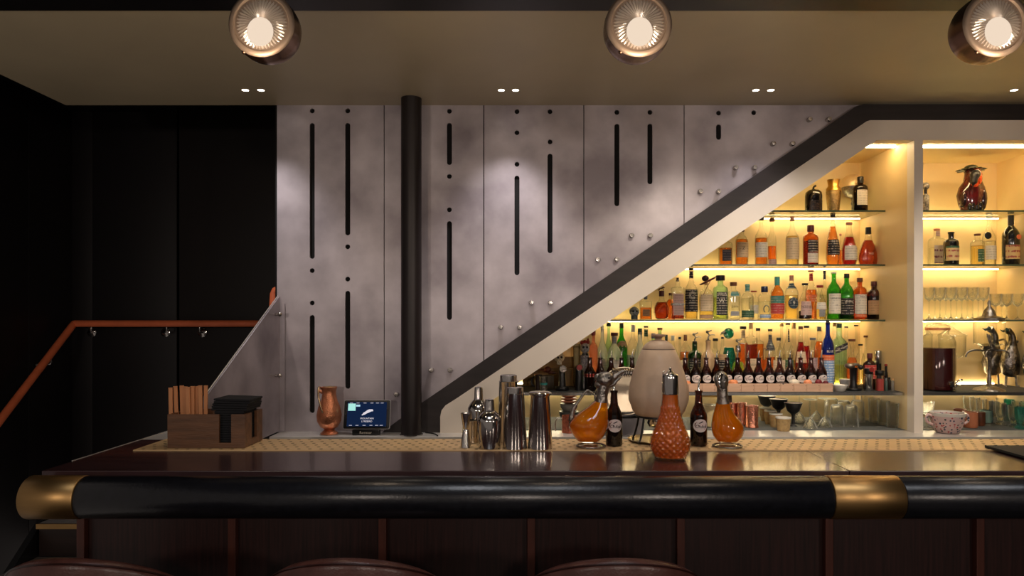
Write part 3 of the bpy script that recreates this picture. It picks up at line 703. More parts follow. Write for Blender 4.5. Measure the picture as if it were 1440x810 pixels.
o = bottle(953, D3, S3, 18, 391, 'slab', 'clear', ('cognac', .35), (.1, .62, .7, 'pink'), (.09, .24, 'steel'), 'tall boxy decanter wrapped in a pale pink label with metal band on the third shelf', g3)
part('band', lathe([(9.4*D3/F, .085), (9.4*D3/F, .098)], 24, 7, .57), pewter, o)
bottle(972, D3, S3, 18, 377.5, 'tall', 'clear', ('gold', .5), (.15, .58, 1.35, 'black', (.80, .94, 1.4, 'black')), (.04, .36, 'black'), 'clear bottle with tall black label and white spiral emblem on the third shelf', g3)
o = bpy.data.objects[[x.name for x in COL.objects if x.get('label', '').startswith('clear bottle with tall black')][0]]
r0 = 9*D3/F*1.04
for rr in (.012, .017, .022):
    pts = [Vector((rr*math.cos(t), 0, .145+rr*math.sin(t))) for t in [PI*.1 + 1.7*PI*i/16 for i in range(17)]]
    part('emblem', wrap(tube(pts, .0009, 5), r0), ink_light, o)
part('lettering', mv(wrap(text('PIERDE', .012), r0), 0, 0, .10), ink_light, o, smooth=False)
o = bottle(993, D3, S3, 20, 396, 'flask', 'clear', ('gold', .6), (.22, .66, 1.0, 'cream', (.03, .12, 1.1, 'tan')), (.1, .22, 'cork'), 'clear flask bottle with arched cream label wearing a straw hat on the third shelf', g3)
k = D3/F
ht = simple('straw_hat', 996, 4.20, ZZ(397, 4.20), 'tilted dark red straw sombrero with a skull hung on the flask bottle', 'hat')
part('brim', xf(lathe([(.2*k, 0), (11*k, .5*k), (13*k, 2.5*k), (12*k, 2.2*k), (5*k, 1.4*k), (.2*k, 1.2*k)], 24, 2, .6), Matrix.Rotation(-.45, 4, 'Y')), M('dark red straw', c(96, 44, 40), .7, var=.5, scale=90), ht)
part('crown', xf(ball(5*k, -3*k, 0, 6*k, sz=.85), Matrix.Rotation(-.2, 4, 'Y')), M('dark hat crown', c(52, 22, 26), .5, var=.5, scale=60), ht)
part('cord', tube([(2*k, -.01, 1*k), (-4*k, -.02, -9*k), (-8*k, -.02, -18*k)], .0018, 6), CP['brown'], ht)
bottle(1013, D3, S3, 19.5, 387.5, 'square', 'pgreen', ('gold', .5), (.1, .62, .66, 'black'), (.12, .66, 'black'), 'clear green bottle with big black cap and black label on the third shelf', g3, txt=[('W', .42, .8, il), ('RESERVA', .57, .34, il)])
bottle(1031.5, D3, S3, 17.5, 397, 'square', 'clear', ('clear', .6), (.1, .22, .6, 'grey', (.62, .74, .6, 'teal')), (.1, .55, 'brown'), 'square clear tequila bottle with wooden cap and turquoise neck band on the third shelf', g3, txt=[('Lote', .35, .62, idk)])
bottle(1051, D3, S3, 18, 400, 'round', 'clear', ('clear', .6), (.06, .26, 1.3, 'green', (.80, .97, 1.5, 'teal')), (.04, .34, 'teal'), 'clear bottle with turquoise neck and green foot label on the third shelf', g3)
bottle(1060, D3+.12, S3, 14, 409, 'short', 'clear', ('clear', .6), (.2, .5, 1.0, 'white'), (.05, .6, 'red'), 'low clear bottle with flat red cap behind the turquoise necked one on the third shelf', g3)
o = bottle(1075, D3, S3, 17, 403, 'short', 'clear', ('clear', .55), (.05, .15, 1.1, 'blueg'), (.18, .56, 'blue'), 'clear bottle with horseshoe emblem and shiny dark blue cap on the third shelf', g3)
part('horseshoe', wrap(tube([(.016*math.sin(t), 0, .062+.022*math.cos(t)) for t in [-2.5+.3125*i for i in range(17)]], .0032, 6), 8.5*k*1.02), PAPER['navy'], o)
bottle(1093, D3, S3, 19, 389.5, 'round', 'clear', ('amber', .8), (.38, .55, 1.4, 'teal', (.13, .37, 1.4, 'red')), (.2, .38, 'teal'), 'orange bottle with turquoise cap and striped label on the third shelf', g3)
o = bottle(1113, D3, S3, 18.5, 387.5, 'round', 'clear', ('gold', .55), (.70, .82, 1.5, 'navy'), (.12, .3, 'pink'), 'clear bottle with large round dark blue emblem on the third shelf', g3)
part('emblem', wrap(xf(lathe([(.0005, 0), (.026, 0), (.034, 0)], 24), Matrix.Translation((0, 0, .098)) @ Matrix.Rotation(PI/2, 4, 'X')), 9.25*k*1.02), PAPER['navy'], o)
part('lettering', mv(wrap(text('9', .03), 9.25*k*1.04), 0, 0, .098), ink_light, o, smooth=False)
for i, s in enumerate('NINE MILE'):
    if s != ' ': part('lettering', wrap(xf(text(s, .009), Matrix.Translation((0, 0, .098)) @ Matrix.Rotation((i-4)*.3, 4, 'Y') @ Matrix.Translation((0, 0, .026))), 9.25*k*1.04), ink_light, o, smooth=False)
bottle(1132, D3, S3, 19, 398.5, 'bell', 'clear', ('dark', .24), (.12, .5, 1.0, 'pink'), (.06, .45, 'black'), 'bell shaped bottle with dark liqueur and dusty pink label on the third shelf', g3, txt=[('MUSTARD', .34, .38, idk)])
bottle(1140.5, D3+.12, S3, 16, 380, 'tall', 'clear', ('orange', .6), (.36, .5, 1.2, 'orange', (.78, .93, 1.5, 'red')), (.04, .5, 'brown'), 'clear bottle with red neck sleeve and orange ball emblem on the third shelf', g3)
bottle(1153, D3, S3, 18, 401.5, 'cone', 'clear', ('gold', .5), (.3, .5, .9, 'white', (.08, .29, .5, 'grey')), (.07, .5, 'red'), 'clear cone shaped bottle with red cap and slanted label on the third shelf', g3)
bottle(1159.5, D3+.14, S3, 13, 381, 'long', 'clear', ('clear', .5), (.82, .97, 1.5, 'navy'), (.03, .3, 'blue'), 'clear bottle with thin navy neck at the back of the third shelf', g3)
bottle(1172.5, D3, S3, 18.5, 382.5, 'round', 'green', ('gold', .5), (.12, .54, 1.15, 'white'), (.04, .42, 'white'), 'bright green whisky bottle with white label on the third shelf', g3, txt=[('LAPHROAIG', .44, .33, idk), ('10', .3, .34, idk)])
bottle(1190.5, D3, S3, 18.5, 385, 'round', 'green', ('dark', .4), (.1, .46, 1.3, 'black'), (.1, .4, 'black'), 'green bottle with black label right beside the bright green whisky bottle', g3, txt=[('Ardbeg', .39, .44, il)])
bottle(1209, D3, S3, 18, 391, 'short', 'amber', ('amber', .62), (.13, .6, 1.2, 'white', (.05, .12, 1.2, 'orange')), (.1, .44, 'brown'), 'amber bottle with tall white and orange label on the third shelf', g3, txt=[('MIX', .54, .4, idk)])
bottle(1229, D3, S3, 20, 396, 'short', 'brown', ('dark', .62), (.13, .5, 1.25, 'tan'), (.12, .42, 'maroon'), 'dark brown bottle with brown label at the right end of the third shelf', g3)
# lower shelf, back rows
DB = 4.33
T = [
 (834.5, 12, 464, 'square', 'pink', None, None, (.1, .5, 'red'), 'salmon pink bottle with red cap at the left of the lower shelf back row', 4.25),
 (847, 15, 458, 'tall', 'frost', ('clear', .5), (.2, .45, 1, 'white'), (.1, .3, 'white'), 'tall frosted white bottle beside the salmon pink one', 4.28),
 (856, 13, 454, 'tall', 'pgreen', ('clear', .5), None, (.06, .5, 'green'), 'pale green bottle behind the frosted bottles at left', 4.38),
 (864, 20, 468, 'round', 'frost', ('clear', .5), (.2, .5, 1, 'white', (.8, .92, 1.3, 'grey')), (.06, .5, 'maroon'), 'frosted bottle with dark red cap at left of the lower shelf back row', 4.24),
 (874, 17, 454.5, 'round', 'green', ('clear', .5), None, (.08, .34, 'green'), 'green bottle with round brown medallion in the lower shelf back row', 4.36),
 (890, 16, 457, 'round', 'clear', ('clear', .5), (.2, .5, 1.2, 'white'), (.12, .38, 'white'), 'clear bottle with pale cap between the green medallion bottle and green capped pair', 4.38),
 (900, 21, 462, 'bell', 'frost', ('clear', .5), (.15, .3, 1.2, 'white'), (.11, .3, 'green'), 'white bell shaped bottle with dark green neck in the lower shelf back row', 4.26),
 (908.5, 16, 458.5, 'round', 'clear', ('clear', .5), (.3, .5, 1.2, 'white', (.82, .94, 1.5, 'green')), (.03, .4, 'black'), 'clear bottle with dark green neck label right of the white bell bottle', 4.38),
 (919, 18, 469, 'cone', 'pgreen', ('lime', .4), None, (.1, .34, 'grey'), 'bright green cone shaped bottle with grey cap in the lower shelf back row', 4.30),
 (928, 15, 461, 'round', 'pgreen', ('clear', .5), (.2, .5, 1, 'green'), (.04, .48, 'brown'), 'pale green bottle with brown cap above the ceramic urn', 4.38),
 (937, 12, 471, 'long', 'dgreen', ('dark', .4), None, (.1, .32, 'green'), 'slender dark green bottle above the ceramic urn', 4.26),
 (946, 15, 472, 'round', 'clear', ('clear', .5), (.2, .5, 1, 'white'), (.1, .34, 'white'), 'clear bottle with white cap right of the slender dark green bottle', 4.38),
 (956, 10, 474, 'long', 'clear', ('gold', .4), (.15, .5, 1, 'cream'), (.05, .4, 'black'), 'thin clear bottle with small black cap left of the brown flask', 4.30),
 (964, 17, 471, 'flask', 'clear', ('amber', .66), (.1, .5, 1, 'cream'), (.12, .3, 'brown'), 'flat flask of brown spirit left of the black green bottle', 4.38),
 (977, 20, 480, 'short', 'dgreen', ('dark', .6), (.3, .62, 1.0, 'black'), (.06, .32, 'black'), 'black green bottle with tipped metal pourer in the lower shelf back row', 4.32),
 (996, 20, 478, 'round', 'tan', None, None, (.03, .34, 'steel'), 'tan stoneware bottle with metal tap pourer in the lower shelf back row', 4.22),
 (1006, 15, 476, 'round', 'clear', ('gold', .6), None, (.06, .5, 'black'), 'pale gold bottle behind the tan stoneware bottle', 4.38),
 (1016, 13, 474, 'round', 'clear', ('gold', .5), (.3, .55, 1.2, 'black', (.55, .66, 1.2, 'tan')), (.04, .3, 'black'), 'small clear bottle with black emblem label left of the teal parrot', 4.20),
 (1038, 22, 486, 'orb', 'clear', ('lime', .62), None, (.16, .34, 'steel'), 'round yellow green liqueur bottle with pourer right of the teal parrot', 4.16),
 (1045, 18, 459, 'round', 'clear', ('orange', .72), (.80, .93, 1.5, 'cream'), (.05, .5, 'black'), 'orange bottle with black lettered neck label in the lower shelf back row', 4.36),
 (1056, 17, 454, 'slab', 'clear', ('cognac', .66), (.22, .44, .7, 'cream'), (.1, .3, 'cork'), 'tall dark red brown bottle with cream label in the lower shelf back row', 4.26),
 (1066, 15, 461.5, 'slab', 'clear', ('amber', .72), None, (.05, .42, 'black'), 'square orange bottle with small black cap right of the dark red brown one', 4.38),
 (1083, 14, 463, 'round', 'clear', ('orange', .5), (.62, .9, 1.5, 'slate'), (.04, .46, 'black'), 'orange bottle with grey neck label in the lower shelf back row', 4.38),
 (1076, 15, 489, 'short', 'clear', ('orange', .7), None, (.04, .3, 'cork'), 'short orange bottle in front of the square orange one', 4.20),
 (1095, 18, 475, 'flask', 'clear', ('orange', .4), (.3, .55, 1.1, 'cream'), (.06, .34, 'black'), 'clear bottle with peach coloured drink and black cap in the lower shelf back row', 4.24),
 (1099, 12, 455, 'long', 'clear', ('clear', .4), None, (.05, .5, 'cork'), 'tall thin clear bottle with cork behind the peach drink bottle', 4.40),
 (1108, 15, 454.5, 'tall', 'clear', ('clear', .5), (.2, .42, 1.2, 'green', (.7, .9, .35, 'black')), (.03, .45, 'black'), 'tall clear bottle with green label and black neck strip in the lower shelf back row', 4.30),
 (1116, 17, 454, 'orb', 'clear', ('gold', .4), None, (.1, .34, 'cork'), 'round shouldered clear bottle with cork right of the green label bottle', 4.40),
 (1126, 17, 459, 'cone', 'clear', ('red', .74), (.4, .58, 1.2, 'cream'), (.05, .36, 'brown'), 'red bottle with cream label in the lower shelf back row', 4.26),
 (1134, 15, 458, 'bell', 'clear', ('red', .66), None, (.04, .5, 'black'), 'dark red bottle with clear neck right of the cream label red one', 4.38),
 (1143, 13, 475, 'short', 'clear', ('orange', .6), (.3, .6, 1.2, 'pink'), (.05, .62, 'grey'), 'small orange bottle with pink label left of the blue bottle', 4.22),
 (1152, 15, 459.5, 'round', 'clear', ('orange', .75), None, (.08, .4, 'grey'), 'tall orange bottle with grey cap left of the blue bottle', 4.36),
 (1180, 18, 455, 'square', 'pgreen', ('gold', .35), None, (.07, .42, 'green'), 'square pale bottle with slanting black label right of the blue bottle', 4.23),
 (1174, 14, 454, 'round', 'clear', ('clear', .4), None, (.06, .4, 'cork'), 'clear bottle with cork top behind the slanting label bottle', 4.36),
 (1190, 14, 459, 'round', 'clear', ('clear', .4), None, (.03, .36, 'black'), 'clear bottle with small black cap right behind the slanting label bottle', 4.38),
 (1198, 19, 477, 'orb', 'clear', ('orange', .62), None, (.05, .5, 'brown'), 'round orange bottle with wide brown cap on the lower shelf', 4.22),
 (1204, 10, 457, 'long', 'clear', ('gold', .3), None, (.025, .6, 'black'), 'thin tall clear bottle with black cap behind the round orange bottle', 4.36),
 (1218, 13, 472, 'long', 'clear', ('gold', .3), None, (.04, .52, 'brown'), 'thin clear bottle with brown cap near the niche divider', 4.36),
 (1210, 12, 484, 'short', 'clear', ('clear', .4), None, (.04, .5, 'black'), 'short clear bottle with tipped black spout near the niche divider', 4.30),
]
for px, wp, tp, shp, gl, lq, lb, cp, lab, D in T:
    bottle(px, D, S4, wp, tp, shp, gl, lq, lb, cp, lab, g4, n=14,
           txt=[('CIN', .86, .36, idk)] if px == 1045 else ([('SAVOY', .34, .5, idk)] if px == 1056 else None))
def byl(s): return [x for x in COL.objects if x.get('label', '').startswith(s)][0]
o = byl('green bottle with round brown medallion')
k = 4.36/F
part('medallion', wrap(xf(lathe([(.0005, 0), (.02, .001), (.032, 0)], 20), Matrix.Translation((0, 0, .245)) @ Matrix.Rotation(PI/2, 4, 'X')), .036), PAPER['tan'], o)
o = byl('square pale bottle with slanting')
k = 4.23/F
part('slanting_label', mv(xf(bx(-8.8*k, 8.8*k, -.001, .0005, -4.6*k, 4.6*k), Matrix(((1, 0, 0, 0), (0, 1, 0, 0), (.45, 0, 1, 0), (0, 0, 0, 1)))), 0, -9*k*.8-.001, .235), PAPER['black'], o, smooth=False)
part('lettering', mv(xf(text('Jean Cuvet', .016, .2), Matrix(((1, 0, 0, 0), (0, 1, 0, 0), (.45, 0, 1, 0), (0, 0, 0, 1)))), 0, -9*k*.8-.0025, .235), ink_light, o, smooth=False)
for s, h in (('black green bottle with tipped', .02), ('tan stoneware bottle with metal', .03), ('round yellow green liqueur', .02)):
    o = byl(s); H = max(v.co.z for v in o.data.vertices)
    part('tap_pourer', join(tube([(0, 0, H*.98), (0, 0, H+.02), (.006, 0, H+.035), (-.004, 0, H+.05), (.02, 0, H+.062)], [.009, .006, .004, .005, .004], 8, 2),
                            tube([(0, 0, H+.03), (.02, 0, H+.036), (.04, 0, H+.034)], .003, 6), ball(.009, -.006, 0, H+.052)), pewter, o)
# the blue bottle, at the front right of the crate
bottle(1164, 4.13, S4, 17, 451, 'round', 'blue', None, (.05, .42, 1.4, 'blueg', (.42, .5, 1.4, 'orange')), (.06, .34, 'black'), 'tall cobalt blue bottle with blue white printed label on the lower shelf', g4, txt=[('BLUE', .55, .5, il)])
o = bottle(1223, 4.10, S4, 17, 497, 'short', 'brown', ('red', .7), (.3, .68, 1.3, 'red'), (.14, .44, 'maroon'), 'red bottle with round red cap near the niche divider', g4)
# bottle with the red band and the row of little bottles
bottle(829.5, 4.0, S4, 15, 502.5, 'beer', 'brown', ('dark', .7), (.42, .52, PI*.99, 'red'), (.01, .4, None), 'amber beer bottle with a red band at the left end of the bottle row')
def oval(o, r, zc, a, b, s='Chase', ly=0):
    pts = [(a*math.cos(2*PI*i/20), 0, b*math.sin(2*PI*i/20)) for i in range(20)]
    V = [Vector((0, 0, 0))] + [Vector(p)*.5 for p in pts] + [Vector(p) for p in pts]
    Fc = [(0, 1+i, 1+(i+1) % 20) for i in range(20)] + [(1+i, 21+i, 21+(i+1) % 20, 1+(i+1) % 20) for i in range(20)]
    part('oval_label', mv(wrap((V, Fc), r*1.02), 0, 0, zc), M('oval label paper', c(224, 210, 204), .5, var=.03), o)
    part('lettering', mv(wrap(text(s, a*.6, .35), r*1.05), 0, 0, zc-b*.12), ink_dark, o, smooth=False)
    part('bird_mark', mv(wrap(tube([(-a*.25, 0, 0), (0, 0, a*.08), (a*.2, 0, a*.2), (a*.36, 0, a*.2)], [a*.02, a*.06, a*.07, a*.02], 6, 2), r*1.05), 0, 0, zc+b*.38), ink_dark, o)
row = bottle(844, 4.05, S4, 14.6, 503, 'beer', 'brown', ('dark', .55), None, (.01, .4, None), 'small amber bottle with oval white label and metal pourer in the long row on the lower shelf', 'row of small amber bottles with pourers', pour=True)
oval(row, 7.3*4.05/F, .068, .028, .0225)
ords = ['second', 'third', 'fourth', 'fifth'] 
lbs = ['%s small amber pourer bottle from the red banded bottle, left of the urn' % q for q in ('second', 'third', 'fourth', 'fifth')]
lbs += ['small amber pourer bottle, %s in the row right of the urn' % q for q in ('first', 'second', 'third', 'fourth', 'fifth', 'sixth', 'seventh', 'middle', 'ninth', 'tenth', 'sixth from last', 'fifth from last', 'fourth from last', 'third from last', 'last')]
row['label'] = 'small amber pourer bottle with oval label right beside the red banded bottle'
for lb_, px in zip(lbs, [859.5, 874, 889, 904, 948.5] + [963.5 + 14.75*i for i in range(14)]):
    r_ = row.copy(); COL.objects.link(r_); r_['label'] = lb_; r_.location.x = XX(px, 4.05); r_.rotation_euler[2] = random.uniform(-.08, .08)
    for ch in row.children:
        d = ch.copy(); COL.objects.link(d); d.parent = r_
# crate
o = simple('wooden_crate', 1068, 3.96, S4, 'long low pale pink wooden crate in front of the bottle row', 'crate')
k = 3.96/F; xa, xb = (950-1068)*k, (1171-1068)*k; h = 11.5*k
for i in range(12):
    x0 = xa + (xb-xa)*i/12; x1 = xa + (xb-xa)*(i+1)/12
    part('front_board', bx(x0+.0006, x1-.0006, -.006, 0, 0, h, .0012), pinewood, o, smooth=False)
    part('dowel', join(*[mv(xf(cyl(.0018, 0, .0015, 8), Matrix.Rotation(PI/2, 4, 'X')), x1-.006, -.006, h*q) for q in (.25, .75)]), CP['brown'], o)
part('end_board', bx(xa, xa+.006, .0005, .045, 0, h), pinewood, o, smooth=False); part('end_board', bx(xb-.006, xb, .0005, .045, 0, h), pinewood, o, smooth=False)
part('inner_shelf', bx(xa+.006, xb-.006, .0005, .045, h*.55, h*.65), pinewood, o, smooth=False)
# fruit on the crate
def lump(px, D, z, wpx, hpx, m, label, name='fruit', cat='fruit'):
    k = D/F
    return mo(name, ball(wpx*k/2, 0, 0, hpx*k/2, sy=.8, sz=hpx/wpx, n=12, k=8), m, loc=(XX(px, D), D, z), smooth=True, label=label, cat=cat)
zc = S4+.0012+h*.65+.001
fo = M('peach orange fruit', c(226, 140, 90), .5, var=.3, scale=60, bump=.2)
lump(965.5, 3.98, zc, 12, 7.5, fo, 'orange peel piece at the left of the crate beside the urn')
lump(1031, 3.98, zc, 14, 9, fo, 'peach orange fruit on the crate right of the bird decanter')
lump(1099, 3.98, zc, 17, 6.5, M('dark dried fruit', c(70, 54, 48), .5, var=.3), 'dark dried fruit pod on the middle of the crate')
lump(1117, 3.98, zc, 15, 9.5, M('white fruit', c(226, 212, 190), .5, var=.1, scale=60), 'pale white fruit on the crate right of the dark pod')
lump(1136, 3.98, zc, 12, 9, M('apricot fruit', c(236, 150, 104), .5, var=.2, scale=60), 'apricot fruit on the right half of the crate')
lump(1151, 3.98, zc, 10, 9.5, M('dark red fruit', c(120, 24, 34), .4, var=.2), 'dark red fruit near the right end of the crate')
lump(1161, 3.98, zc, 8, 7.5, M('dark red fruit small', c(104, 20, 30), .4, var=.2), 'small dark red fruit at the right end of the crate')
# right end of the lower shelf
o = simple('bowl', 1181, 3.985, S4, 'white bowl right of the wooden crate', 'bowl'); k = 3.985/F
part('body', lathe([(6*k, 0), (6.4*k, .002), (9.5*k, 6*k), (10.4*k, 9*k), (9.8*k, 9*k), (8.6*k, 5*k), (.2*k, 3*k)], 24), white_cer, o)
part('sugar', ball(7*k, 0, 0, 8*k, sz=.3), M('white sugar', c(240, 236, 228), .8), o)
o = simple('bowl', 1190, 4.13, S4, 'cream bowl behind the white bowl on the lower shelf', 'bowl')
part('body', lathe([(6*k, 0), (9*k, 8*k), (9.8*k, 14*k), (9*k, 14*k), (.2*k, 4*k)], 20), white_cer, o)
o = simple('citrus_juicer', 1200, 4.02, S4, 'black lever juicer with a metal head on the lower shelf', 'juicer'); k = 4.02/F
part('base', cyl(11*k, 0, 4*k, 24, .002), black_pl, o)
part('column', lathe([(6*k, 4*k), (4.5*k, 10*k), (5*k, 30*k), (6*k, 33*k)], 16), black_pl, o)
part('head', join(ball(7*k, -5*k, 0, 35*k, sz=.6), tube([(-8*k, 0, 36*k), (6*k, 0, 37*k), (9*k, 0, 33*k)], 2.4*k, 8, 2)), pewter, o)
part('knob', ball(3.6*k, 9*k, -3*k, 33*k), black_pl, o)
o = simple('steel_jar', 1221.5, 3.99, S4, 'ribbed steel jar with black lid on the lower shelf', 'jar'); k = 3.99/F
part('body', lathe([(5.4*k, 0), (5.6*k, .001), (5.6*k, 24*k)], 24, wob=lambda a, z: 1+.03*math.cos(12*a)), steel, o)
part('lid', cyl(5.9*k, 24*k, 32*k, 20, .001), black_pl, o)
part('knob', xf(cyl(3.4*k, 0, .004, 16), Matrix.Translation((1*k, -5.9*k, 31*k)) @ Matrix.Rotation(PI/2, 4, 'X')), CP['red'], o)
o = simple('pepper_mill', 1235, 4.20, S4, 'steel topped mill behind the red jar on the lower shelf', 'mill'); k = 4.2/F
part('body', cyl(5*k, 0, 34*k, 16), black_pl, o); part('top', cyl(5*k, 34*k, 52*k, 18, .001), steel, o)
o = simple('red_jar', 1237, 4.0, S4, 'glass jar of red powder with black lid on the lower shelf', 'jar'); k = 4.0/F
part('body', lathe([(5*k, 0), (5.6*k, .002), (5.6*k, 18*k), (5*k, 22*k)], 18, 3), glass, o)
part('contents', lathe([(4.8*k, .002), (4.9*k, 17*k)], 16, 3), M('red powder', c(170, 60, 56), .8), o)
part('lid', cyl(6*k, 22*k, 29*k, 18, .001), black_pl, o)
o = simple('sauce_bottle', 1246, 4.12, S4, 'small dark sauce bottle with red cap behind the vial row', 'bottle')
part('body', lathe([(4*k, 0), (4*k, 20*k), (1.8*k, 26*k), (1.8*k, 33*k)], 14), GL['black'], o); part('cap', cyl(2.2*k, 33*k, 36*k, 10), CP['red'], o)
vm = [M('vial teal', c(64, 84, 78), .3), M('vial dark', c(46, 44, 42), .3), M('vial grey', c(128, 122, 112), .3)]
for i in range(7):
    k = 4.0/F; Dv = 4.0 + (.06 if i % 2 else 0)
    vv = simple('bitters_vial', 1246 + 4.7*i, Dv, S4, 'tiny bitters vial, %s in the row beside the niche divider' % ('first leftmost', 'second from left', 'third from left', 'middle one', 'third from right', 'second from right', 'last rightmost')[i], 'vial', 'bitters vials beside the niche divider')
    part('body', lathe([(2.1*k, 0), (2.2*k, .001), (2.2*k, 13*k), (1.2*k, 15*k)], 12), vm[i % 3], vv)
    part('cap', cyl(1.5*k, 15*k, 18*k, 10), (CP['grey'], CP['black'], CP['cork'])[i % 3], vv)
# teal parrot decanter
def bird(name, px, D, zb, label, hpx, mb, mh, mbeak, face=-1):
    k = D/F; o = simple(name, px, D, zb, label, 'decanter')
    part('body', loft([(0, 0, 0, 6*k, 5*k), (0, 0, .004, 7.4*k, 6*k), (0, 0, hpx*.22*k, 9.6*k, 8*k), (-.5*k, 0, hpx*.42*k, 9.4*k, 8*k), (-1*k, 0, hpx*.58*k, 6.4*k, 6*k)], 18), mb, o)
    part('head', ball(7.4*k, -1.5*k, 0, hpx*.80*k, sz=1.05, n=16, k=10), mh, o)
    part('beak', tube([(face*7*k, -.005, hpx*.82*k), (face*11*k, -.007, hpx*.80*k), (face*13.5*k, -.007, hpx*.77*k)], [3*k, 2*k, .4*k], 8, 2), mbeak, o)
    part('eye', ball(1.2*k, -3.5*k, -7*k, hpx*.85*k), M('glass eye', c(230, 220, 190), .2), o)
    return o
bird('parrot_decanter', 1026, 4.24, S4+.015, 'teal glass parrot decanter with pointed beak in the lower shelf back row', 90, GL['teal'], GL['teal'], pewter)
# left end of the lower shelf
k = 4.0/F
o = simple('tap_handle', 790.5, 4.02, S4, 'black beer tap handle topped with a painted skull on the left of the lower shelf', 'tap')
part('base', cyl(10*k, 0, 6*k, 20, .002), black_pl, o)
part('handle', lathe([(5.4*k, 6*k), (4.6*k, 28*k), (4*k, 34*k)], 14), black_pl, o)
part('badge', xf(lathe([(.001, .01), (4.6*k, .01), (5.2*k, .006), (5.2*k, -.006)], 18), Matrix.Translation((1*k, -.012, 31*k)) @ Matrix.Rotation(PI/2, 4, 'X')), pewter, o)
part('skull', join(ball(7.4*k, -4*k, 0, 47*k, sz=1.0), bx(-7.5*k, -1*k, -5*k, 5*k, 37*k, 42*k, .003)), M('bone skull', c(188, 176, 152), .5, var=.5, scale=110), o)
part('eye', join(ball(1.7*k, -6*k, -6.6*k, 47*k), ball(1.7*k, -1.2*k, -6.6*k, 47.5*k)), black_m, o)
o = simple('tap_handle', 814.5, 4.02, S4, 'black beer tap handle with round red badge left of the red banded bottle', 'tap')
part('handle', lathe([(5.6*k, 0), (5.4*k, 26*k), (4.8*k, 34*k), (2*k, 37*k)], 14), black_pl, o)
part('badge', xf(lathe([(.001, .010), (3.6*k, .010), (4.2*k, .006)], 18), Matrix.Translation((0, -.012, 33*k)) @ Matrix.Rotation(PI/2, 4, 'X')), CP['red'], o)
part('badge_ring', xf(tube([(4.3*k*math.cos(2*PI*i/16), 4.3*k*math.sin(2*PI*i/16), .008) for i in range(16)], .0016, 6, closed=True), Matrix.Translation((0, -.012, 33*k)) @ Matrix.Rotation(PI/2, 4, 'X')), pewter, o)
o = simple('skeleton_figure', 822.5, 4.16, S4, 'tall grey skeleton figurine with red flowers on its head on the lower shelf', 'figurine'); k = 4.16/F
skm = M('painted skeleton', c(176, 172, 176), .5, var=.5, scale=90)
part('body', lathe([(8*k, 0), (8*k, 20*k), (6.4*k, 40*k), (6.4*k, 46*k), (2.6*k, 50*k)], 18), M('grey speckled coat', c(138, 132, 138), .5, var=.6, scale=140), o)
part('head', ball(6.6*k, 0, 0, 57*k, sz=1.15, n=16, k=10), skm, o)
part('eye', join(ball(1.7*k, -2.6*k, -6*k, 58*k), ball(1.7*k, 2.6*k, -6*k, 58*k)), black_m, o)
part('flower', join(ball(3*k, -4*k, -1*k, 64*k), ball(3*k, 0, -1*k, 65*k), ball(3*k, 4*k, -1*k, 65*k), ball(1.6*k, 4.5*k, 0, 69*k)), CP['red'], o)
part('bow', join(ball(2*k, -2.6*k, -5*k, 48*k), ball(2*k, 2.6*k, -5*k, 48*k)), black_m, o)
o = simple('tin', 811, 4.26, S4, 'tall narrow olive gold tin behind the tap handles', 'tin'); k = 4.26/F
part('body', bx(-4.5*k, 4.5*k, -.02, .02, 0, 56*k, .002), M('olive gold tin', c(134, 118, 74), .4, .4), o); part('lid', bx(-4.7*k, 4.7*k, -.0205, .0205, 56*k, 60*k, .001), M('gold tin lid', c(150, 130, 84), .4, .5), o)
o = simple('painted_tumbler', 764.5, 3.99, S4, 'silver tumbler with turquoise band at the far left of the lower shelf', 'tumbler'); k = 3.99/F
part('body', lathe([(5*k, 0), (5.6*k, 19*k), (6.6*k, 21*k), (6.2*k, 21*k), (5*k, 19*k), (.2*k, 2*k)], 18), pewter, o)
part('band', lathe([(5.35*k, 9*k), (5.5*k, 12*k)], 18), CP['teal'], o)
o = simple('dark_mug', 757, 4.06, S4, 'dark leather mug behind the silver tumbler', 'mug')
part('body', lathe([(5*k, 0), (5.4*k, 22*k), (4.8*k, 22*k), (4.4*k, 3*k), (.2*k, 3*k)], 18), M('dark mug leather', c(46, 28, 22), .5), o)
part('handle', tube([(-5*k, 0, 5*k), (-9*k, 0, 8*k), (-9*k, 0, 16*k), (-5*k, 0, 19*k)], 1.2*k, 8, 3), black_m, o)
o = simple('carved_bird', 770, 4.12, S4+.0, 'small carved dark red bird with spread wings on a block at the left', 'figurine'); k = 4.12/F
part('block', bx(-9*k, 9*k, -.02, .02, 0, 19*k, .002), M('dark olive block', c(66, 56, 34), .5), o)
part('body', join(ball(5.2*k, 0, 0, 27*k, sz=.9), tube([(2*k, 0, 24*k), (9*k, -.01, 23*k), (15*k, -.012, 22*k)], [3.4*k, 2.2*k, .6*k], 8, 2), tube([(-3*k, 0, 25*k), (-9*k, 0, 27*k), (-13*k, 0, 26*k)], [2.6*k, 1.8*k, .5*k], 8, 2)), M('carved red wood', c(92, 44, 34), .5, var=.5, scale=60), o)
o = simple('wooden_plinth', 780, 4.34, S4, 'stepped pale wooden display step at the left of the lower shelf', 'stand'); k = 4.34/F
part('base', bx(-45*k, 32*k, -.04, .05, 0, 24*k, .002), M('plinth wood', c(150, 118, 66), .5, var=.2, scale=10, stretch=(.3, 2, 3)), o)
part('step', bx(-45*k, 32*k, .0, .05, 24*k, 40*k, .002), M('plinth wood', c(150, 118, 66)), o)

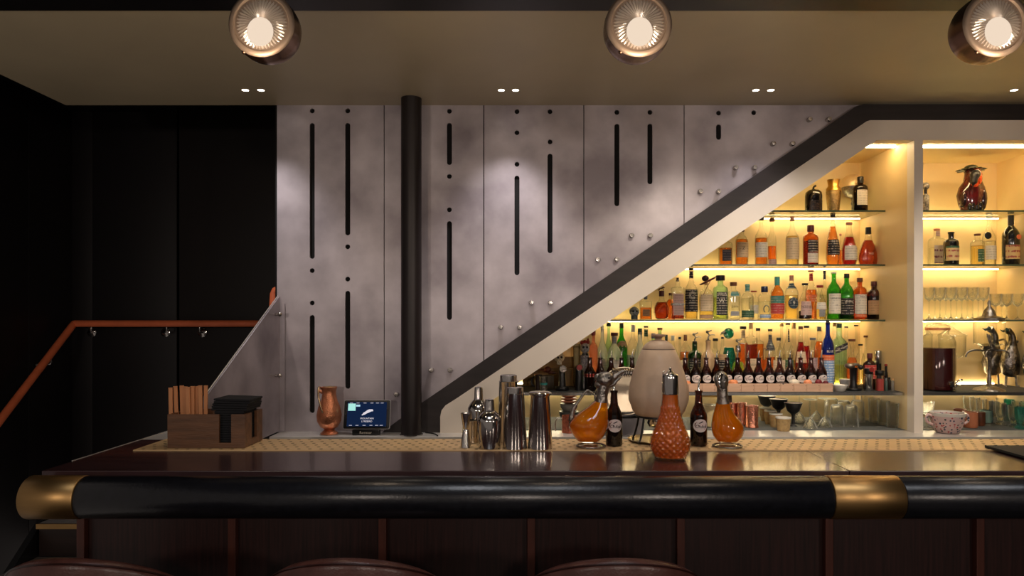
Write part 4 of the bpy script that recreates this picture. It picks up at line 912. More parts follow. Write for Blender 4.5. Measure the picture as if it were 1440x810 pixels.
# ================================================================= RIGHT NICHE
gr1 = 'bottles on the second shelf of the right niche'
def sk(D): return D/F
k = sk(4.24)
o = simple('skull_bottle', 1301.5, 4.2, S1, 'narrow dark bottle with a painted skull top beside the niche divider', 'bottle'); k = sk(4.2)
skm2 = M('black white skull paint', c(120, 116, 112), .3, var=.9, scale=90)
part('body', lathe([(4.6*k, 0), (4.8*k, 22*k), (2*k, 25*k)], 14), skm2, o); part('skull', ball(5*k, 0, 0, 36*k, sz=1.1), skm2, o); part('neck', cyl(2*k, 24*k, 31*k, 10), black_m, o)
o = simple('parrot_statue', 1365.5, 4.24, S1, 'glossy dark red parrot vase with orange face and leafy crown on the top right shelf', 'statue'); k = sk(4.24)
gdr = M('glossy dark red glaze', c(92, 22, 24), .12, coat=.6, col2=c(40, 14, 16), scale=14)
part('body', loft([(0, 0, 0, 11*k, 9*k), (0, 0, .003, 12.5*k, 10*k), (0, 0, 12*k, 17*k, 12*k), (0, 0, 24*k, 19.5*k, 13*k), (1*k, 0, 35*k, 17.5*k, 12*k), (2*k, 0, 44*k, 12*k, 10*k), (1*k, 0, 52*k, 9.5*k, 9*k), (0, 0, 59*k, 8*k, 7.5*k)], 26), gdr, o)
part('wing', join(ball(10*k, 12*k, -2*k, 19*k, sx=.75, sz=1.9, n=16), ball(8*k, -13*k, -2*k, 20*k, sx=.6, sz=1.7, n=16)), M('dark plum glaze', c(40, 18, 26), .12, coat=.6), o)
part('feather', join(*[ball(3.2*k, (-8+5*i)*k, -10*k, (6+2*(i % 2))*k, sz=2, sy=.7) for i in range(4)]), M('black glaze', c(20, 16, 18), .12, coat=.6), o)
part('face', join(ball(9*k, 4*k, -5*k, 48*k, sx=.8, sz=1.5, n=16), ball(6.5*k, -1*k, -7*k, 38*k, sx=1, sz=1.0, n=14)), M('orange glaze', c(214, 78, 34), .15, coat=.6), o)
part('beak', tube([(-1*k, -14*k, 54*k), (-5*k, -17*k, 50*k), (-7.5*k, -18*k, 42*k), (-8.5*k, -17*k, 33*k)], [4*k, 6.2*k, 4.6*k, .8*k], 12, 3), black_cer, o)
part('eye_line', tube([(-6*k, -15*k, 55*k), (0, -15*k, 57*k), (5*k, -13*k, 53*k), (4*k, -13*k, 47*k)], .9*k, 6, 3), white_cer, o)
lf = join(*[xf(ball(7*k, 12*k, 0, 0, sx=1.1, sy=.6, sz=.22, n=10, k=6), Matrix.Translation((0, 0, 62*k)) @ Matrix.Rotation(2*PI*i/9, 4, 'Z') @ Matrix.Rotation(.12, 4, 'Y')) for i in range(9)])
part('leaf_crown', join(lf, ball(9*k, 0, 0, 63*k, sz=.5)), M('dark green glaze', c(26, 42, 30), .15, coat=.6, var=.5, scale=60), o)
bottle(1317.5, 4.35, S2, 20.5, 322, 'square', 'clear', ('clear', .5), (.08, .55, .7, 'print', (.8, .93, .7, 'pink')), (.05, .4, 'pink'), 'clear bottle with purple flower print at the left of the right niche second shelf', gr1)
bottle(1337.5, 4.20, S2, 19.5, 326.5, 'short', 'black', None, (.12, .5, 1.2, 'flor', (.5, .56, 1.2, 'green')), (.05, .42, 'black'), 'black bottle with colourful round label in the right niche', gr1)
bottle(1374.5, 4.24, S2, 18, 329, 'short', 'clear', ('gold', .62), (.1, .5, .5, 'green'), (.06, .45, 'brown'), 'small clear bottle of pale gold drink in the right niche', gr1)
o = bottle(1391, 4.28, S2, 17, 304.5, 'tall', 'clear', ('clear', .5), (.12, .4, 1.1, 'white'), (.04, .44, 'white'), 'tall clear bottle with hanging black tag in the right niche', gr1)
part('tag', ball(5*sk(4.28), -6*sk(4.28), -.03, 42*sk(4.28), sy=.2), black_m, o)
bottle(1421.5, 4.24, S2, 21.5, 303, 'round', 'black', None, (.12, .4, 1.2, 'flor'), (.2, .36, 'black'), 'black wine bottle with flowered label at the right of the right niche', gr1)
o = byl('black wine bottle with flowered'); part('seal', xf(cyl(3.4*k, 0, .002, 16), Matrix.Translation((4*k, -10.4*k, 39*k)) @ Matrix.Rotation(PI/2, 4, 'X')), CP['orange'] if 'orange' in CP else orange_m, o)
# crystal glasses on the third shelf
def coupe(px, D, zb, rim, h, label, group, bowl=.42, foot=.62, m=None):
    k = sk(D); r = rim*k/2; H = h*k
    ob = simple('coupe_glass', px, D, zb, label, 'glass', group)
    part('bowl', lathe([(.12*r, H*(1-bowl)), (.72*r, H*(1-bowl*.82)), (.96*r, H*(1-bowl*.45)), (r, H), (r*.96, H), (.9*r, H*(1-bowl*.45)), (.66*r, H*(1-bowl*.75)), (.02*r, H*(1-bowl*.9))], 20), m or crystal, ob)
    part('stem', lathe([(foot*r, 0), (foot*r*.9, .0015), (.12*r, H*.08), (.07*r, H*.25), (.12*r, H*.33), (.07*r, H*.42), (.12*r, H*(1-bowl)-.0003)], 14), m or crystal, ob)
    return ob
oc = ('first', 'second', 'third', 'fourth', 'fifth', 'sixth', 'seventh', 'eighth', 'ninth')
for i in range(6):
    coupe(1306.5+15.3*i, 4.20, S3, 14.6, 45, 'wide cut crystal coupe, %s from the niche divider in the front row' % oc[i], 'cut crystal coupes on the third right shelf')
for i in range(5):
    coupe(1314.5+15.3*i, 4.34, S3, 14, 45, 'wide cut crystal coupe, %s from the niche divider in the back row' % oc[i], 'cut crystal coupes on the third right shelf')
for i in range(3):
    coupe(1400+15.5*i, 4.18, S3, 15, 36, 'shorter cut crystal goblet, %s right of the wide coupes in front' % oc[i], 'short crystal goblets on the third right shelf', bowl=.5)
for i in range(3):
    coupe(1409+15.5*i, 4.33, S3, 15, 36, 'shorter cut crystal goblet, %s right of the wide coupes behind' % oc[i], 'short crystal goblets on the third right shelf', bowl=.5)
# drink dispenser
k = sk(4.03)
o = simple('drink_dispenser', 1318.5, 4.03, S4, 'large glass jar of dark red drink with a metal tap', 'dispenser')
part('jar', lathe([(19*k, 0), (22.5*k, .006), (22.5*k, 68*k), (20*k, 76*k), (14*k, 80*k), (14*k, 86*k), (14.8*k, 87*k), (14.8*k, 89*k)], 32), glass, o)
part('drink', lathe([(19*k, .004), (21.3*k, .01), (21.3*k, 60*k)], 32), M('dark red punch', c(58, 12, 12), .15, coat=.3), o)
part('lid', lathe([(15.4*k, 84*k), (15.6*k, 90*k), (12*k, 93*k), (3*k, 95*k), (3*k, 99*k), (1*k, 100*k)], 24), glass, o)
part('lid_ring', lathe([(15.7*k, 85*k), (15.9*k, 88*k), (15.2*k, 88*k)], 24), copper, o)
part('tap', join(tube([(8*k, -20*k, 12*k), (8*k, -27*k, 12*k), (8*k, -29*k, 8*k)], 2.2*k, 10, 3), tube([(8*k, -26*k, 12*k), (14*k, -27*k, 17*k), (18*k, -27*k, 17*k)], 1.3*k, 8, 3), xf(lathe([(4.4*k, 0), (4.4*k, .008)], 16), Matrix.Translation((8*k, -19.5*k, 11*k)) @ Matrix.Rotation(PI/2, 4, 'X'))), chrome, o)
def apoth(px, D, wd, top, lab, zb=S4):
    k = sk(D); H = ZZ(top, D)-zb; r = wd*k/2
    o = simple('apothecary_jar', px, D, zb, lab, 'jar')
    part('foot', lathe([(r*.62, 0), (r*.6, .003), (r*.12, .012), (r*.09, H*.3), (r*.16, H*.36), (r*.12, H*.42)], 20), glass, o)
    part('bowl', lathe([(r*.2, H*.42), (r*.8, H*.46), (r*.98, H*.54), (r, H*.78)], 24), glass, o)
    part('lid', lathe([(r*1.08, H*.785), (r*1.06, H*.80), (r*.6, H*.86), (r*.2, H*.90), (r*.12, H*.92), (r*.24, H*.95), (r*.2, H*.99), (r*.02, H)], 24), glass, o)
    return o
apoth(1339, 4.35, 34, 453.5, 'clear lidded glass jar on a tall foot behind the drink dispenser')
apoth(1301, 4.40, 18, 453.5, 'second lidded glass jar half hidden by the niche divider')
# absinthe fountain
o = simple('water_fountain', 1391, 4.025, S4, 'silver footed fountain with glass barrel and thin spouts', 'fountain'); k = sk(4.025)
part('base', lathe([(20*k, 0), (19*k, 2*k), (9*k, 6*k), (4*k, 8*k)], 24), pewter, o)
part('column', lathe([(3.4*k, 8*k), (2.6*k, 20*k), (3*k, 44*k), (8*k, 52*k), (9*k, 57*k), (3*k, 58*k)], 16), pewter, o)
part('barrel', lathe([(10*k, 62*k), (19*k, 66*k), (19.5*k, 98*k), (18*k, 99*k)], 28), glass, o)
part('lid', lathe([(19*k, 99*k), (19*k, 102*k), (9*k, 105*k), (7*k, 112*k), (2*k, 119*k), (2.6*k, 123*k), (1*k, 127*k)], 24), pewter, o)
for i, a_ in enumerate((PI, PI*.3, -PI*.3, PI*1.35)):
    ca, sa = math.cos(a_), math.sin(a_)
    part('spout', tube([(6*k*ca, -6*k*abs(sa), 56*k), (20*k*ca, -14*k*abs(sa), 57*k), (30*k*ca, -16*k*abs(sa), 54*k), (33*k*ca, -16*k*abs(sa), 47*k)], [1.6*k, 1*k], 8, 3), pewter, o)
part('mount', lathe([(9*k, 58*k), (11*k, 61*k), (11*k, 63*k)], 18), pewter, o)
part('figure', tube([(-3*k, -12*k, 62*k), (-8*k, -13*k, 70*k), (-9*k, -13*k, 76*k), (-12*k, -13*k, 80*k)], [2.6*k, 2*k, 2.4*k, .8*k], 8, 3), pewter, o)
# silver duck decanters
def duckdec(px, D, lab):
    k = sk(D); o = simple('silver_duck_jug', px, D, S4, lab, 'jug', 'silver duck jugs on the lower right shelf')
    part('body', loft([(0, 0, 14*k, 5*k, 5*k), (0, 0, 18*k, 11*k, 8*k), (-1*k, 0, 32*k, 14*k, 10*k), (0, 0, 46*k, 11*k, 9*k), (2*k, 0, 58*k, 6*k, 6*k)], 20), pewter, o)
    part('neck', tube([(2*k, 0, 56*k), (3*k, 0, 66*k), (1*k, 0, 74*k), (-4*k, 0, 79*k)], [6*k, 4.6*k, 4*k, 4.6*k], 12, 3), M('dark pewter', c(84, 78, 72), .3, 1, var=.4, scale=50), o)
    part('beak', tube([(-5*k, 0, 80*k), (-11*k, -1*k, 78*k), (-15*k, -1*k, 80*k)], [3.4*k, 1.8*k, .6*k], 8, 2), CP['green'], o)
    part('handle', tube([(6*k, 0, 62*k), (16*k, 0, 64*k), (19*k, 0, 54*k), (13*k, 0, 42*k)], 1.5*k, 8, 4), pewter, o)
    for s in (-5, 6): part('leg', tube([(s*k, 0, 20*k), (s*k*1.3, 0, 10*k), (s*k*1.4, 0, 1*k), (s*k*2.0, -3*k, 1*k)], [3.2*k, 1.6*k, 1.6*k, 1.6*k], 8, 2), pewter, o)
duckdec(1396, 4.36, 'pewter duck jug standing behind the silver fountain')
duckdec(1421, 4.26, 'pewter duck jug with green beak right of the silver fountain')
duckdec(1452, 4.18, 'pewter duck jug cut by the right picture edge')

# ================================================================= WORKTOP IN THE NICHE
LM = LZ+.003
def glassy(name, px, D, zb, prof, lab, grp=None, m=None, cat='glass', n=24):
    k = sk(D); o = mo(name, lathe([(a*k, b*k) for a, b in prof], n, wob=(lambda a, z: 1+.035*math.cos(12*a)) if m is crystal else None), m or glass, loc=(XX(px, D), D, zb+.0012), smooth=True, label=lab, cat=cat, group=grp); return o
inv_ = [(9.5, 0), (9.2, 1), (8.4, 27), (7, 29), (6.6, 27.4), (8.4, 2), (8.9, .3)]
ng = 'upturned tumblers on the worktop'
for i, (px, D) in enumerate(((1177, 4.05), (1197, 4.03), (1187, 4.2), (1206, 4.22), (1170, 4.3))):
    glassy('tumbler', px, D, LM, [(9.5, 0), (9.2, 1), (8, 28), (6, 30.5), (.3, 30.6), (.3, 29), (5.6, 29), (7.3, 26), (8.6, 1)],
           ('front left', 'front right', 'middle', 'back right', 'back left')[i] + ' one of the upturned cut tumblers on the niche worktop', ng, crystal)
for i, (px, D) in enumerate(((1139, 3.98), (1160, 4.02), (1124, 4.2), (1148, 4.24))):
    k = sk(D)
    o = simple('martini_glass', px, D, LM, 'upturned stemmed glass on the niche worktop, ' + ('front left of four', 'front right of four', 'back left of four', 'back right of four')[i], 'glass', 'upturned stemmed glasses on the worktop')
    part('bowl', lathe([(10*k, 0), (9.8*k, .5*k), (6*k, 9*k), (1*k, 14.5*k), (.5*k, 13.6*k), (5.3*k, 8*k), (9.3*k, 0)], 20), crystal, o)
    part('stem', cyl(.9*k, 14.4*k, 38.8*k, 10), crystal, o); part('foot', lathe([(1*k, 38.8*k), (9.4*k, 39.6*k), (9.4*k, 40.4*k), (.3*k, 40.4*k)], 20), crystal, o)
for i, (px, D) in enumerate(((1209, 4.40), (1219, 4.3), (1230, 4.2), (1242, 4.1), (1255, 4.0))):
    glassy('highball_glass', px, D, LM, [(6, 0), (7.2, 1.5), (8, 34), (7.6, 34), (6.8, 2.5), (.3, 2)],
           'tall clear highball glass near the divider, ' + ('rearmost of the row', 'fourth from the front', 'middle of the row', 'second from the front', 'foremost of the row')[i], 'tall highball glasses beside the niche divider', crystal)
for i, (px, D, w_, h) in enumerate(((1057.5, 4.0, 8.8, 31), (1043, 4.1, 7.6, 31), (1030, 4.12, 6, 30))):
    k = sk(D); o = simple('copper_mug', px, D, LM, ('front copper cup right of the bird decanter', 'middle copper cup right of the bird decanter', 'rear copper cup mostly hidden by the bird decanter')[i], 'cup', 'hammered copper cups on the worktop')
    part('body', lathe([(w_*k, 0), (w_*k*1.02, 2*k), (w_*k*.93, 3*k), (w_*k*.95, h*k-2*k), (w_*k, h*k), (w_*k*.9, h*k), (w_*k*.85, 3*k), (.2*k, 2.4*k)], 22), M('pink copper', c(226, 150, 126), .25, 1, var=.12, bump=.35, bscale=110), o)
tc_ = M('smoky gold glass cup', c(190, 158, 108), .18, .3, var=.2, scale=60, bump=.3, bscale=150)
for i, (px, D, w_) in enumerate(((1101.5, 3.9, 10.5), (1091, 4.02, 9), (1083, 4.14, 8.2), (1076, 4.26, 7.6))):
    k = sk(D); o = simple('shot_cup', px, D, LM-(.003 if i == 0 else 0), ('foremost', 'second', 'third', 'rearmost')[i] + ' small golden cup in the row beside the copper cups', 'cup', 'row of small golden cups')
    part('body', lathe([(w_*k*.8, 0), (w_*k, 18*k), (w_*k, 19*k), (w_*k*.9, 19*k), (w_*k*.7, 3*k), (.2*k, 2*k)], 18), tc_, o); part('rim', lathe([(w_*k*1.02, 17.5*k), (w_*k*1.02, 19.2*k), (w_*k*.93, 19.3*k)], 18), white_cer, o)
for i, (px, D) in enumerate(((1115.5, 4.05), (1095, 4.2), (1078, 4.34))):
    k = sk(D); o = simple('black_goblet', px, D, LM, ('front', 'middle', 'rear')[i] + ' black goblet with pale pink inside behind the golden cups', 'goblet', 'black goblets behind the golden cups')
    part('bowl', lathe([(3*k, 17*k), (8*k, 21*k), (12.4*k, 33*k), (11.8*k, 33*k), (7*k, 23*k), (.2*k, 20*k)], 22), black_cer, o); part('stem', lathe([(5.5*k, 0), (5*k, 1*k), (2.4*k, 3*k), (2.2*k, 14*k), (3*k, 17*k)], 16), black_cer, o)
    part('lining', lathe([(11.7*k, 32.4*k), (6*k, 31*k), (.2*k, 30.6*k)], 22), CP['pink'], o)
# right part of the worktop
o = simple('floral_cup', 1332, 3.84, LZ, 'wide pink cup with flower pattern and ear handles', 'cup'); k = sk(3.84)
m, nt, out = newmat('flowered porcelain'); N = nt.nodes.new; Ln = nt.links.new
p = N('ShaderNodeBsdfPrincipled'); Ln(p.outputs[0], out.inputs[0]); p.inputs['Roughness'].default_value = .3
tcn = N('ShaderNodeTexCoord'); vo = N('ShaderNodeTexVoronoi'); vo.inputs['Scale'].default_value = 62; Ln(tcn.outputs['Object'], vo.inputs['Vector'])
r1 = N('ShaderNodeValToRGB'); Ln(vo.outputs['Distance'], r1.inputs[0]); r1.color_ramp.interpolation = 'CONSTANT'
r1.color_ramp.elements[0].color = (1, 1, 1, 1); r1.color_ramp.elements[1].position = .33; r1.color_ramp.elements[1].color = (0, 0, 0, 1)
r2 = N('ShaderNodeValToRGB'); sp = N('ShaderNodeSeparateColor'); Ln(vo.outputs['Color'], sp.inputs[0]); Ln(sp.outputs[0], r2.inputs[0]); r2.color_ramp.interpolation = 'CONSTANT'
r2.color_ramp.elements[0].color = c(70, 70, 100); r2.color_ramp.elements[1].position = .35; r2.color_ramp.elements[1].color = c(190, 80, 80)
e = r2.color_ramp.elements.new(.7); e.color = c(60, 70, 60)
mx = N('ShaderNodeMix'); mx.data_type = 'RGBA'; Ln(r1.outputs[0], mx.inputs[0]); mx.inputs[6].default_value = c(222, 190, 186); Ln(r2.outputs[0], mx.inputs[7]); Ln(mx.outputs[2], p.inputs['Base Color'])
part('bowl', lathe([(13*k, 0), (15*k, 1*k), (19*k, 10*k), (22.5*k, 24*k), (23*k, 28*k), (22*k, 28*k), (17*k, 9*k), (.3*k, 4*k)], 30), m, o)
part('rim', lathe([(22.6*k, 24*k), (23.3*k, 28.4*k), (21.8*k, 28.6*k), (21.2*k, 24*k)], 30), white_cer, o)
for s in (-1, 1): part('handle', tube([(s*21*k, 0, 23*k), (s*28*k, 0, 25*k), (s*29*k, 0, 16*k), (s*20.5*k, 0, 11*k)], 1.9*k, 8, 4), m, o)
def cup2(px, D, w_, h, m_, lab, handle=0):
    k = sk(D); o = simple('cup', px, D, LM, lab, 'cup')
    part('body', lathe([(w_*k*.88, 0), (w_*k, 2*k), (w_*k, h*k), (w_*k*.9, h*k), (w_*k*.88, 3*k), (.3*k, 3*k)], 22), m_, o)
    if handle: part('handle', tube([(w_*k, 0, h*k*.8), (w_*k+5*k, 0, h*k*.7), (w_*k+5*k, 0, h*k*.35), (w_*k, 0, h*k*.2)], 1.4*k, 8, 3), m_, o)
cup2(1364.5, 4.0, 9.5, 22, terra, 'terracotta cup right of the flowered cup', 0)
cup2(1377, 4.08, 7.5, 19, M('brown glaze', c(118, 66, 40), .3), 'brown glazed cup between terracotta and mint cups')
cup2(1387, 4.2, 8, 17, M('mint glaze', c(176, 214, 194), .35), 'mint green cup right of the brown cup')
cup2(1350, 4.14, 8, 21, M('rust glaze', c(170, 92, 60), .35), 'rust coloured cup behind the flowered cup')
k = sk(3.98)
o = simple('wine_glass', 1304, 3.96, LM, 'cut crystal goblet beside the niche divider on the worktop', 'glass')
part('bowl', lathe([(.5*k, 16*k), (7*k, 22*k), (9.5*k, 38*k), (9*k, 38*k), (6.4*k, 23*k)], 18), crystal, o); part('stem', lathe([(8*k, 0), (7*k, 1.4*k), (1.2*k, 4*k), (1.6*k, 10*k), (.8*k, 16*k)], 14), crystal, o)
wg = 'rows of small glasses on the right worktop'
tealg = G('teal drinking glass', (.35, .8, .72, 1), .5, diff=.15, dcol=(.3, .8, .7, 1)); greyg = G('smoke drinking glass', (.74, .78, .84, 1), .5, diff=.08)
for i in range(9):
    D = 4.40 - .055*i; px = 1362 + 9.0*i
    nm_ = ('farthest', 'second farthest', 'third farthest', 'fourth', 'middle', 'sixth', 'third nearest', 'second nearest', 'nearest')[i]
    glassy('small_glass', px, D, LM, [(5.4, 0), (6.4, 2), (3, 5), (4, 9), (6, 16), (6.5, 30), (6, 30), (5.3, 17), (2, 10), (.3, 9)], nm_ + ' glass of the left diagonal row of small footed glasses on the worktop', wg, (tealg if i == 8 else (greyg if i in (4, 6) else crystal)))
for i in range(5):
    D = 4.32 - .06*i; px = 1408 + 11*i
    glassy('small_glass', px, D, LM, [(5.4, 0), (6.4, 2), (3, 5), (4, 9), (6, 16), (6.5, 30), (6, 30), (5.3, 17), (2, 10), (.3, 9)], ('farthest', 'second farthest', 'middle', 'second nearest', 'nearest')[i] + ' glass of the right diagonal row of small footed glasses', wg, (tealg if i == 1 else crystal))
# between the shakers and the urn, on the worktop
k = sk(4.0)
o = simple('tray_stack', 800, 4.02, LM, 'stack of terracotta saucers on dark bowls behind the left bird decanter', 'saucers'); k = sk(4.02)
part('bowl', lathe([(7*k, 0), (13*k, 16*k), (14*k, 22*k), (12*k, 22*k), (.3*k, 6*k)], 22), M('dark grey bowl', c(60, 62, 60), .4), o)
part('bowl', lathe([(8*k, 22.4*k), (12*k, 28*k), (12.4*k, 33*k), (.3*k, 33*k)], 22), M('grey bowl', c(120, 116, 108), .4), o)
for i in range(3): part('saucer', lathe([(6*k, (33.2+4*i)*k), (11*k, (35.7+4*i)*k), (11*k, (37+4*i)*k), (.3*k, (37+4*i)*k)], 22), terra, o)
o = simple('copper_pitcher', 800, 3.84, LZ, 'small copper pitcher with wire handle behind the left bird decanter', 'pitcher'); k = sk(3.84)
part('body', lathe([(10*k, 0), (10*k, 24*k), (9*k, 24*k), (9*k, 2*k), (.3*k, 2*k)], 20), M('hatched copper', c(176, 100, 76), .35, .8, var=.4, scale=80), o)
part('handle', tube([(-10*k, 0, 20*k), (-16*k, 0, 20*k), (-19*k, 0, 14*k), (-19*k, 0, 2*k)], 1*k, 8, 4), steel, o)
o = simple('juice_press', 872, 3.80, LM, 'grey steel juice press with round pan between the left decanter and the urn', 'press'); k = sk(3.80)
gp_ = M('grey painted metal', c(134, 128, 132), .4, .3)
part('drum', lathe([(32*k, 0), (33*k, 1*k), (33*k, 30*k)], 36, 2, .75), gp_, o); part('band', lathe([(33.4*k, 24*k), (33.4*k, 27*k)], 36, 2, .75), black_pl, o); part('rim', lathe([(34*k, 30*k), (34*k, 33*k)], 36, 2, .75), steel, o)
part('pan', xf(lathe([(.3*k, 0), (28*k, 3*k), (34*k, 12*k), (35*k, 12*k), (29*k, 1.5*k), (.3*k, -2*k)], 32), Matrix.Translation((6*k, 0, 56*k)) @ Matrix.Rotation(1.15, 4, 'X')), M('pale steel pan', c(176, 160, 140), .4, .6), o)
part('arm', tube([(-30*k, 0, 33*k), (-34*k, 0, 55*k), (-20*k, -8*k, 76*k), (6*k, -12*k, 84*k), (28*k, -10*k, 82*k)], 2.6*k, 10, 5), steel, o)
part('coil', join(*[tube([((-12+3.2*i)*k, -14*k+5*k*math.cos(t), 86*k+6*k*math.sin(t)) for t in [2*PI*j/10 for j in range(10)]], .8*k, 6, closed=True) for i in range(9)]), chrome, o)
part('post', join(*[cyl(1.6*k, 33*k, 50*k, 8)]), steel, o)
o = simple('cream_jar', 1000, 4.05, LM, 'clear jar of cream coloured mix behind the right bottle', 'jar'); k = sk(4.05)
part('body', lathe([(15*k, 0), (16*k, 2*k), (16*k, 38*k), (14*k, 42*k)], 24), glass, o); part('contents', lathe([(14*k, 1*k), (14.6*k, 30*k)], 24), M('cream mix', c(236, 210, 160), .6), o); part('lid', cyl(15*k, 42*k, 46*k, 24, .002), CP['gold'], o)
o = simple('wooden_board', 1022, 4.33, LM, 'narrow wooden board leaning behind the right bird decanter', 'board'); k = sk(4.33)
part('board', xf(bx(-8*k, 8*k, -.006, .006, 0, 44*k, .003), Matrix.Rotation(-.12, 4, 'X')), dwood, o)
part('handle', xf(bx(-2.4*k, 2.4*k, -.006, .006, 44*k, 50*k, .003), Matrix.Rotation(-.12, 4, 'X')), dwood, o)

# ================================================================= ON THE STEEL WORKTOP, LEFT
o = simple('copper_jug', 463, 3.79, LZ, 'hammered copper jug on the steel worktop at the foot of the steel wall', 'jug'); k = sk(3.79)
part('foot', lathe([(12*k, 0), (12.4*k, 1.4*k), (9*k, 4*k), (6.5*k, 7*k)], 28), copper, o)
part('body', lathe([(6.5*k, 7*k), (12*k, 10*k), (16.5*k, 18*k), (17.4*k, 27*k), (15*k, 38*k), (11*k, 48*k), (9.5*k, 56*k), (9.5*k, 61*k), (11.2*k, 66*k), (10.2*k, 66.4*k), (8.6*k, 61*k)], 32), copper, o)
part('lid', lathe([(9.6*k, 64*k), (8*k, 66.6*k), (.3*k, 67.4*k)], 24), brass, o)
part('handle', tube([(-8*k, -4*k, 62*k), (-11*k, -12*k, 67*k), (-10*k, -18*k, 56*k), (-7*k, -18.5*k, 42*k), (-4*k, -18*k, 32*k)], 1.3*k, 8, 4), M('pale brass handle', c(214, 182, 140), .25, 1), o)
part('spout', tube([(-8*k, 0, 58*k), (-13*k, 0, 60*k), (-15*k, 0, 63*k)], [3*k, 1.2*k], 8, 2), copper, o)
# tablet
TD = 3.76; k = TD/F
tb = empty('tablet', (XX(515, TD), TD, LZ+.0012), 0, label='tablet with a dark blue screen on a small black stand beside the pillar', cat='tablet')
tilt = Matrix.Translation((0, 0, 8*k)) @ Matrix.Rotation(-.20, 4, 'X')
W, Hh = 66*k, 41*k
def rr(w_, h_, r_, n=5, z0=0):
    P = []
    for cx, cz, a0 in ((w_/2-r_, h_-r_, 0), (-w_/2+r_, h_-r_, PI/2), (-w_/2+r_, r_, PI), (w_/2-r_, r_, 1.5*PI)):
        for i in range(n+1): P.append((cx+r_*math.cos(a0+PI/2*i/n), z0+cz+r_*math.sin(a0+PI/2*i/n)))
    return P
part('case', xf(plate(rr(W, Hh, .010), [], 0, .010), tilt), M('white tablet case', c(190, 186, 186), .4), tb, smooth=False)
part('bezel', xf(plate(rr(W-.005, Hh-.005, .008, z0=.0025), [], -.0012, 0), tilt), black_pl, tb, smooth=False)
s_ = part('screen', xf(bx(-W/2+.02, W/2-.02, -.0018, -.0012, .014, Hh-.012), tilt), EM('screen blue', c(22, 38, 70), .38), tb, smooth=False)
wi = EM('screen white', c(222, 214, 222), .5)
def scr(name, vf, mt): part(name, xf(vf, tilt), mt, s_, smooth=False)
scr('note', bx(-W/2+.024, -W/2+.064, -.0024, -.0019, Hh-.058, Hh-.020), EM('screen mint', c(170, 232, 222), .5))
scr('note', bx(-W/2+.066, -W/2+.088, -.0024, -.0019, Hh-.036, Hh-.026), EM('screen pale', c(180, 220, 236), .5))
scr('bird_logo', mv(tube([(-.030, -.001, -.010), (-.012, -.001, .002), (.006, -.001, .012), (.022, -.001, .016), (.030, -.001, .012)], [.003, .0065, .008, .006, .001], 8, 3), .004, -.0012, Hh*.5+.006), wi)
scr('lettering', mv(text('MOUNTAIN', .0135), .002, -.0026, Hh*.36), wi)
scr('lettering', mv(text('CYGNET' if 0 else 'LYREBIRD', .0135), .002, -.0026, Hh*.26), wi)
for zz, y in ((Hh-.017, 0), (.020, 0)):
    scr('menu_bar', join(*[bx(x-.008, x+.008, -.0024, -.0019, zz-.001, zz+.001) for x in (-.085, -.05, -.012, .025, .055, .08)]), wi)
part('stand', join(bx(-19*k, 19*k, -.014, .03, 0, 7.5*k, .003), xf(bx(-12*k, 12*k, .011, .016, 0, 16*k, .002), tilt)), black_pl, tb)
part('lettering', mv(text('Rooster', .020), 0, -.0146, 3.6*k), ink_light, tb, smooth=False)
mo('power_cable', join(tube([(XX(598, 3.82), 3.82, LZ+.004), (XX(606, 3.8), 3.80, LZ+.004), (XX(612, 3.77), 3.77, LZ+.004), (XX(616, 3.72), 3.712, LZ+.004)], .0028, 6, 4)), black_pl, smooth=True,
   label='thin black cable lying on the steel worktop right of the pillar', cat='cable')

# ================================================================= ON THE BAR
def on(px, D=2.58): return (XX(px, D), D, MZ+.0012)
def thing(name, px, D, label, cat, group=None, z=None):
    return empty(name, (XX(px, D), D, (z if z is not None else MZ+.0012)), label=label, cat=cat, group=group)
# caddy
D = 2.545; k = D/F
o = thing('napkin_caddy', 290, D, 'dark walnut box holding sticks and black napkins on the bar', 'box')
w2 = 54.5*k; hh = 47*k; dp = .17
part('front_panel', plate([(-w2, 0), (w2, 0), (w2, hh), (35*k, hh), (35*k, 7*k), (18*k, 7*k), (18*k, hh), (-w2, hh)], [], 0, .009), dwood, o, smooth=False)
part('back_panel', plate([(-w2, 0), (w2, 0), (w2, hh), (-w2, hh)], [], dp-.009, dp), dwood, o, smooth=False)
v, f = plate([(.0092, 0), (dp-.0092, 0), (dp-.0092, hh), (dp*.66, hh), (dp*.66, 9*k), (dp*.38, 9*k), (dp*.38, hh), (.0092, hh)], [], 0, .009)
part('side_panel', ([Vector((w2-.009+q.y, q.x, q.z)) for q in v], f), dwood, o, smooth=False)
part('side_panel', bx(-w2, -w2+.009, .0092, dp-.0092, 0, hh), dwood, o, smooth=False)
part('divider', bx(3*k, 3*k+.006, .0092, dp-.0092, .0061, hh-.004), dwood, o, smooth=False)
part('base', bx(-w2+.009, w2-.009, .0092, dp-.0092, 0, .006), dwood, o, smooth=False)
nap = thing('napkin_stack', 328, D, 'tilted stack of black paper napkins in the walnut box', 'napkins', z=MZ+.0012)
for i in range(19):
    up_ = max(0, i-13)
    R_ = Matrix.Translation((-.0248 + .002*up_, dp/2, .008+i*.0088)) @ Matrix.Rotation(.006*up_, 4, 'Y') @ Matrix.Rotation(random.uniform(-.02, .02)*(1+up_), 4, 'Z')
    hw_ = .054 + (.012 if up_ else 0)
    part('napkin', xf(bx(-hw_, hw_, -.063, .063, 0, .0078, .002), R_), napkin_m, nap, smooth=False)
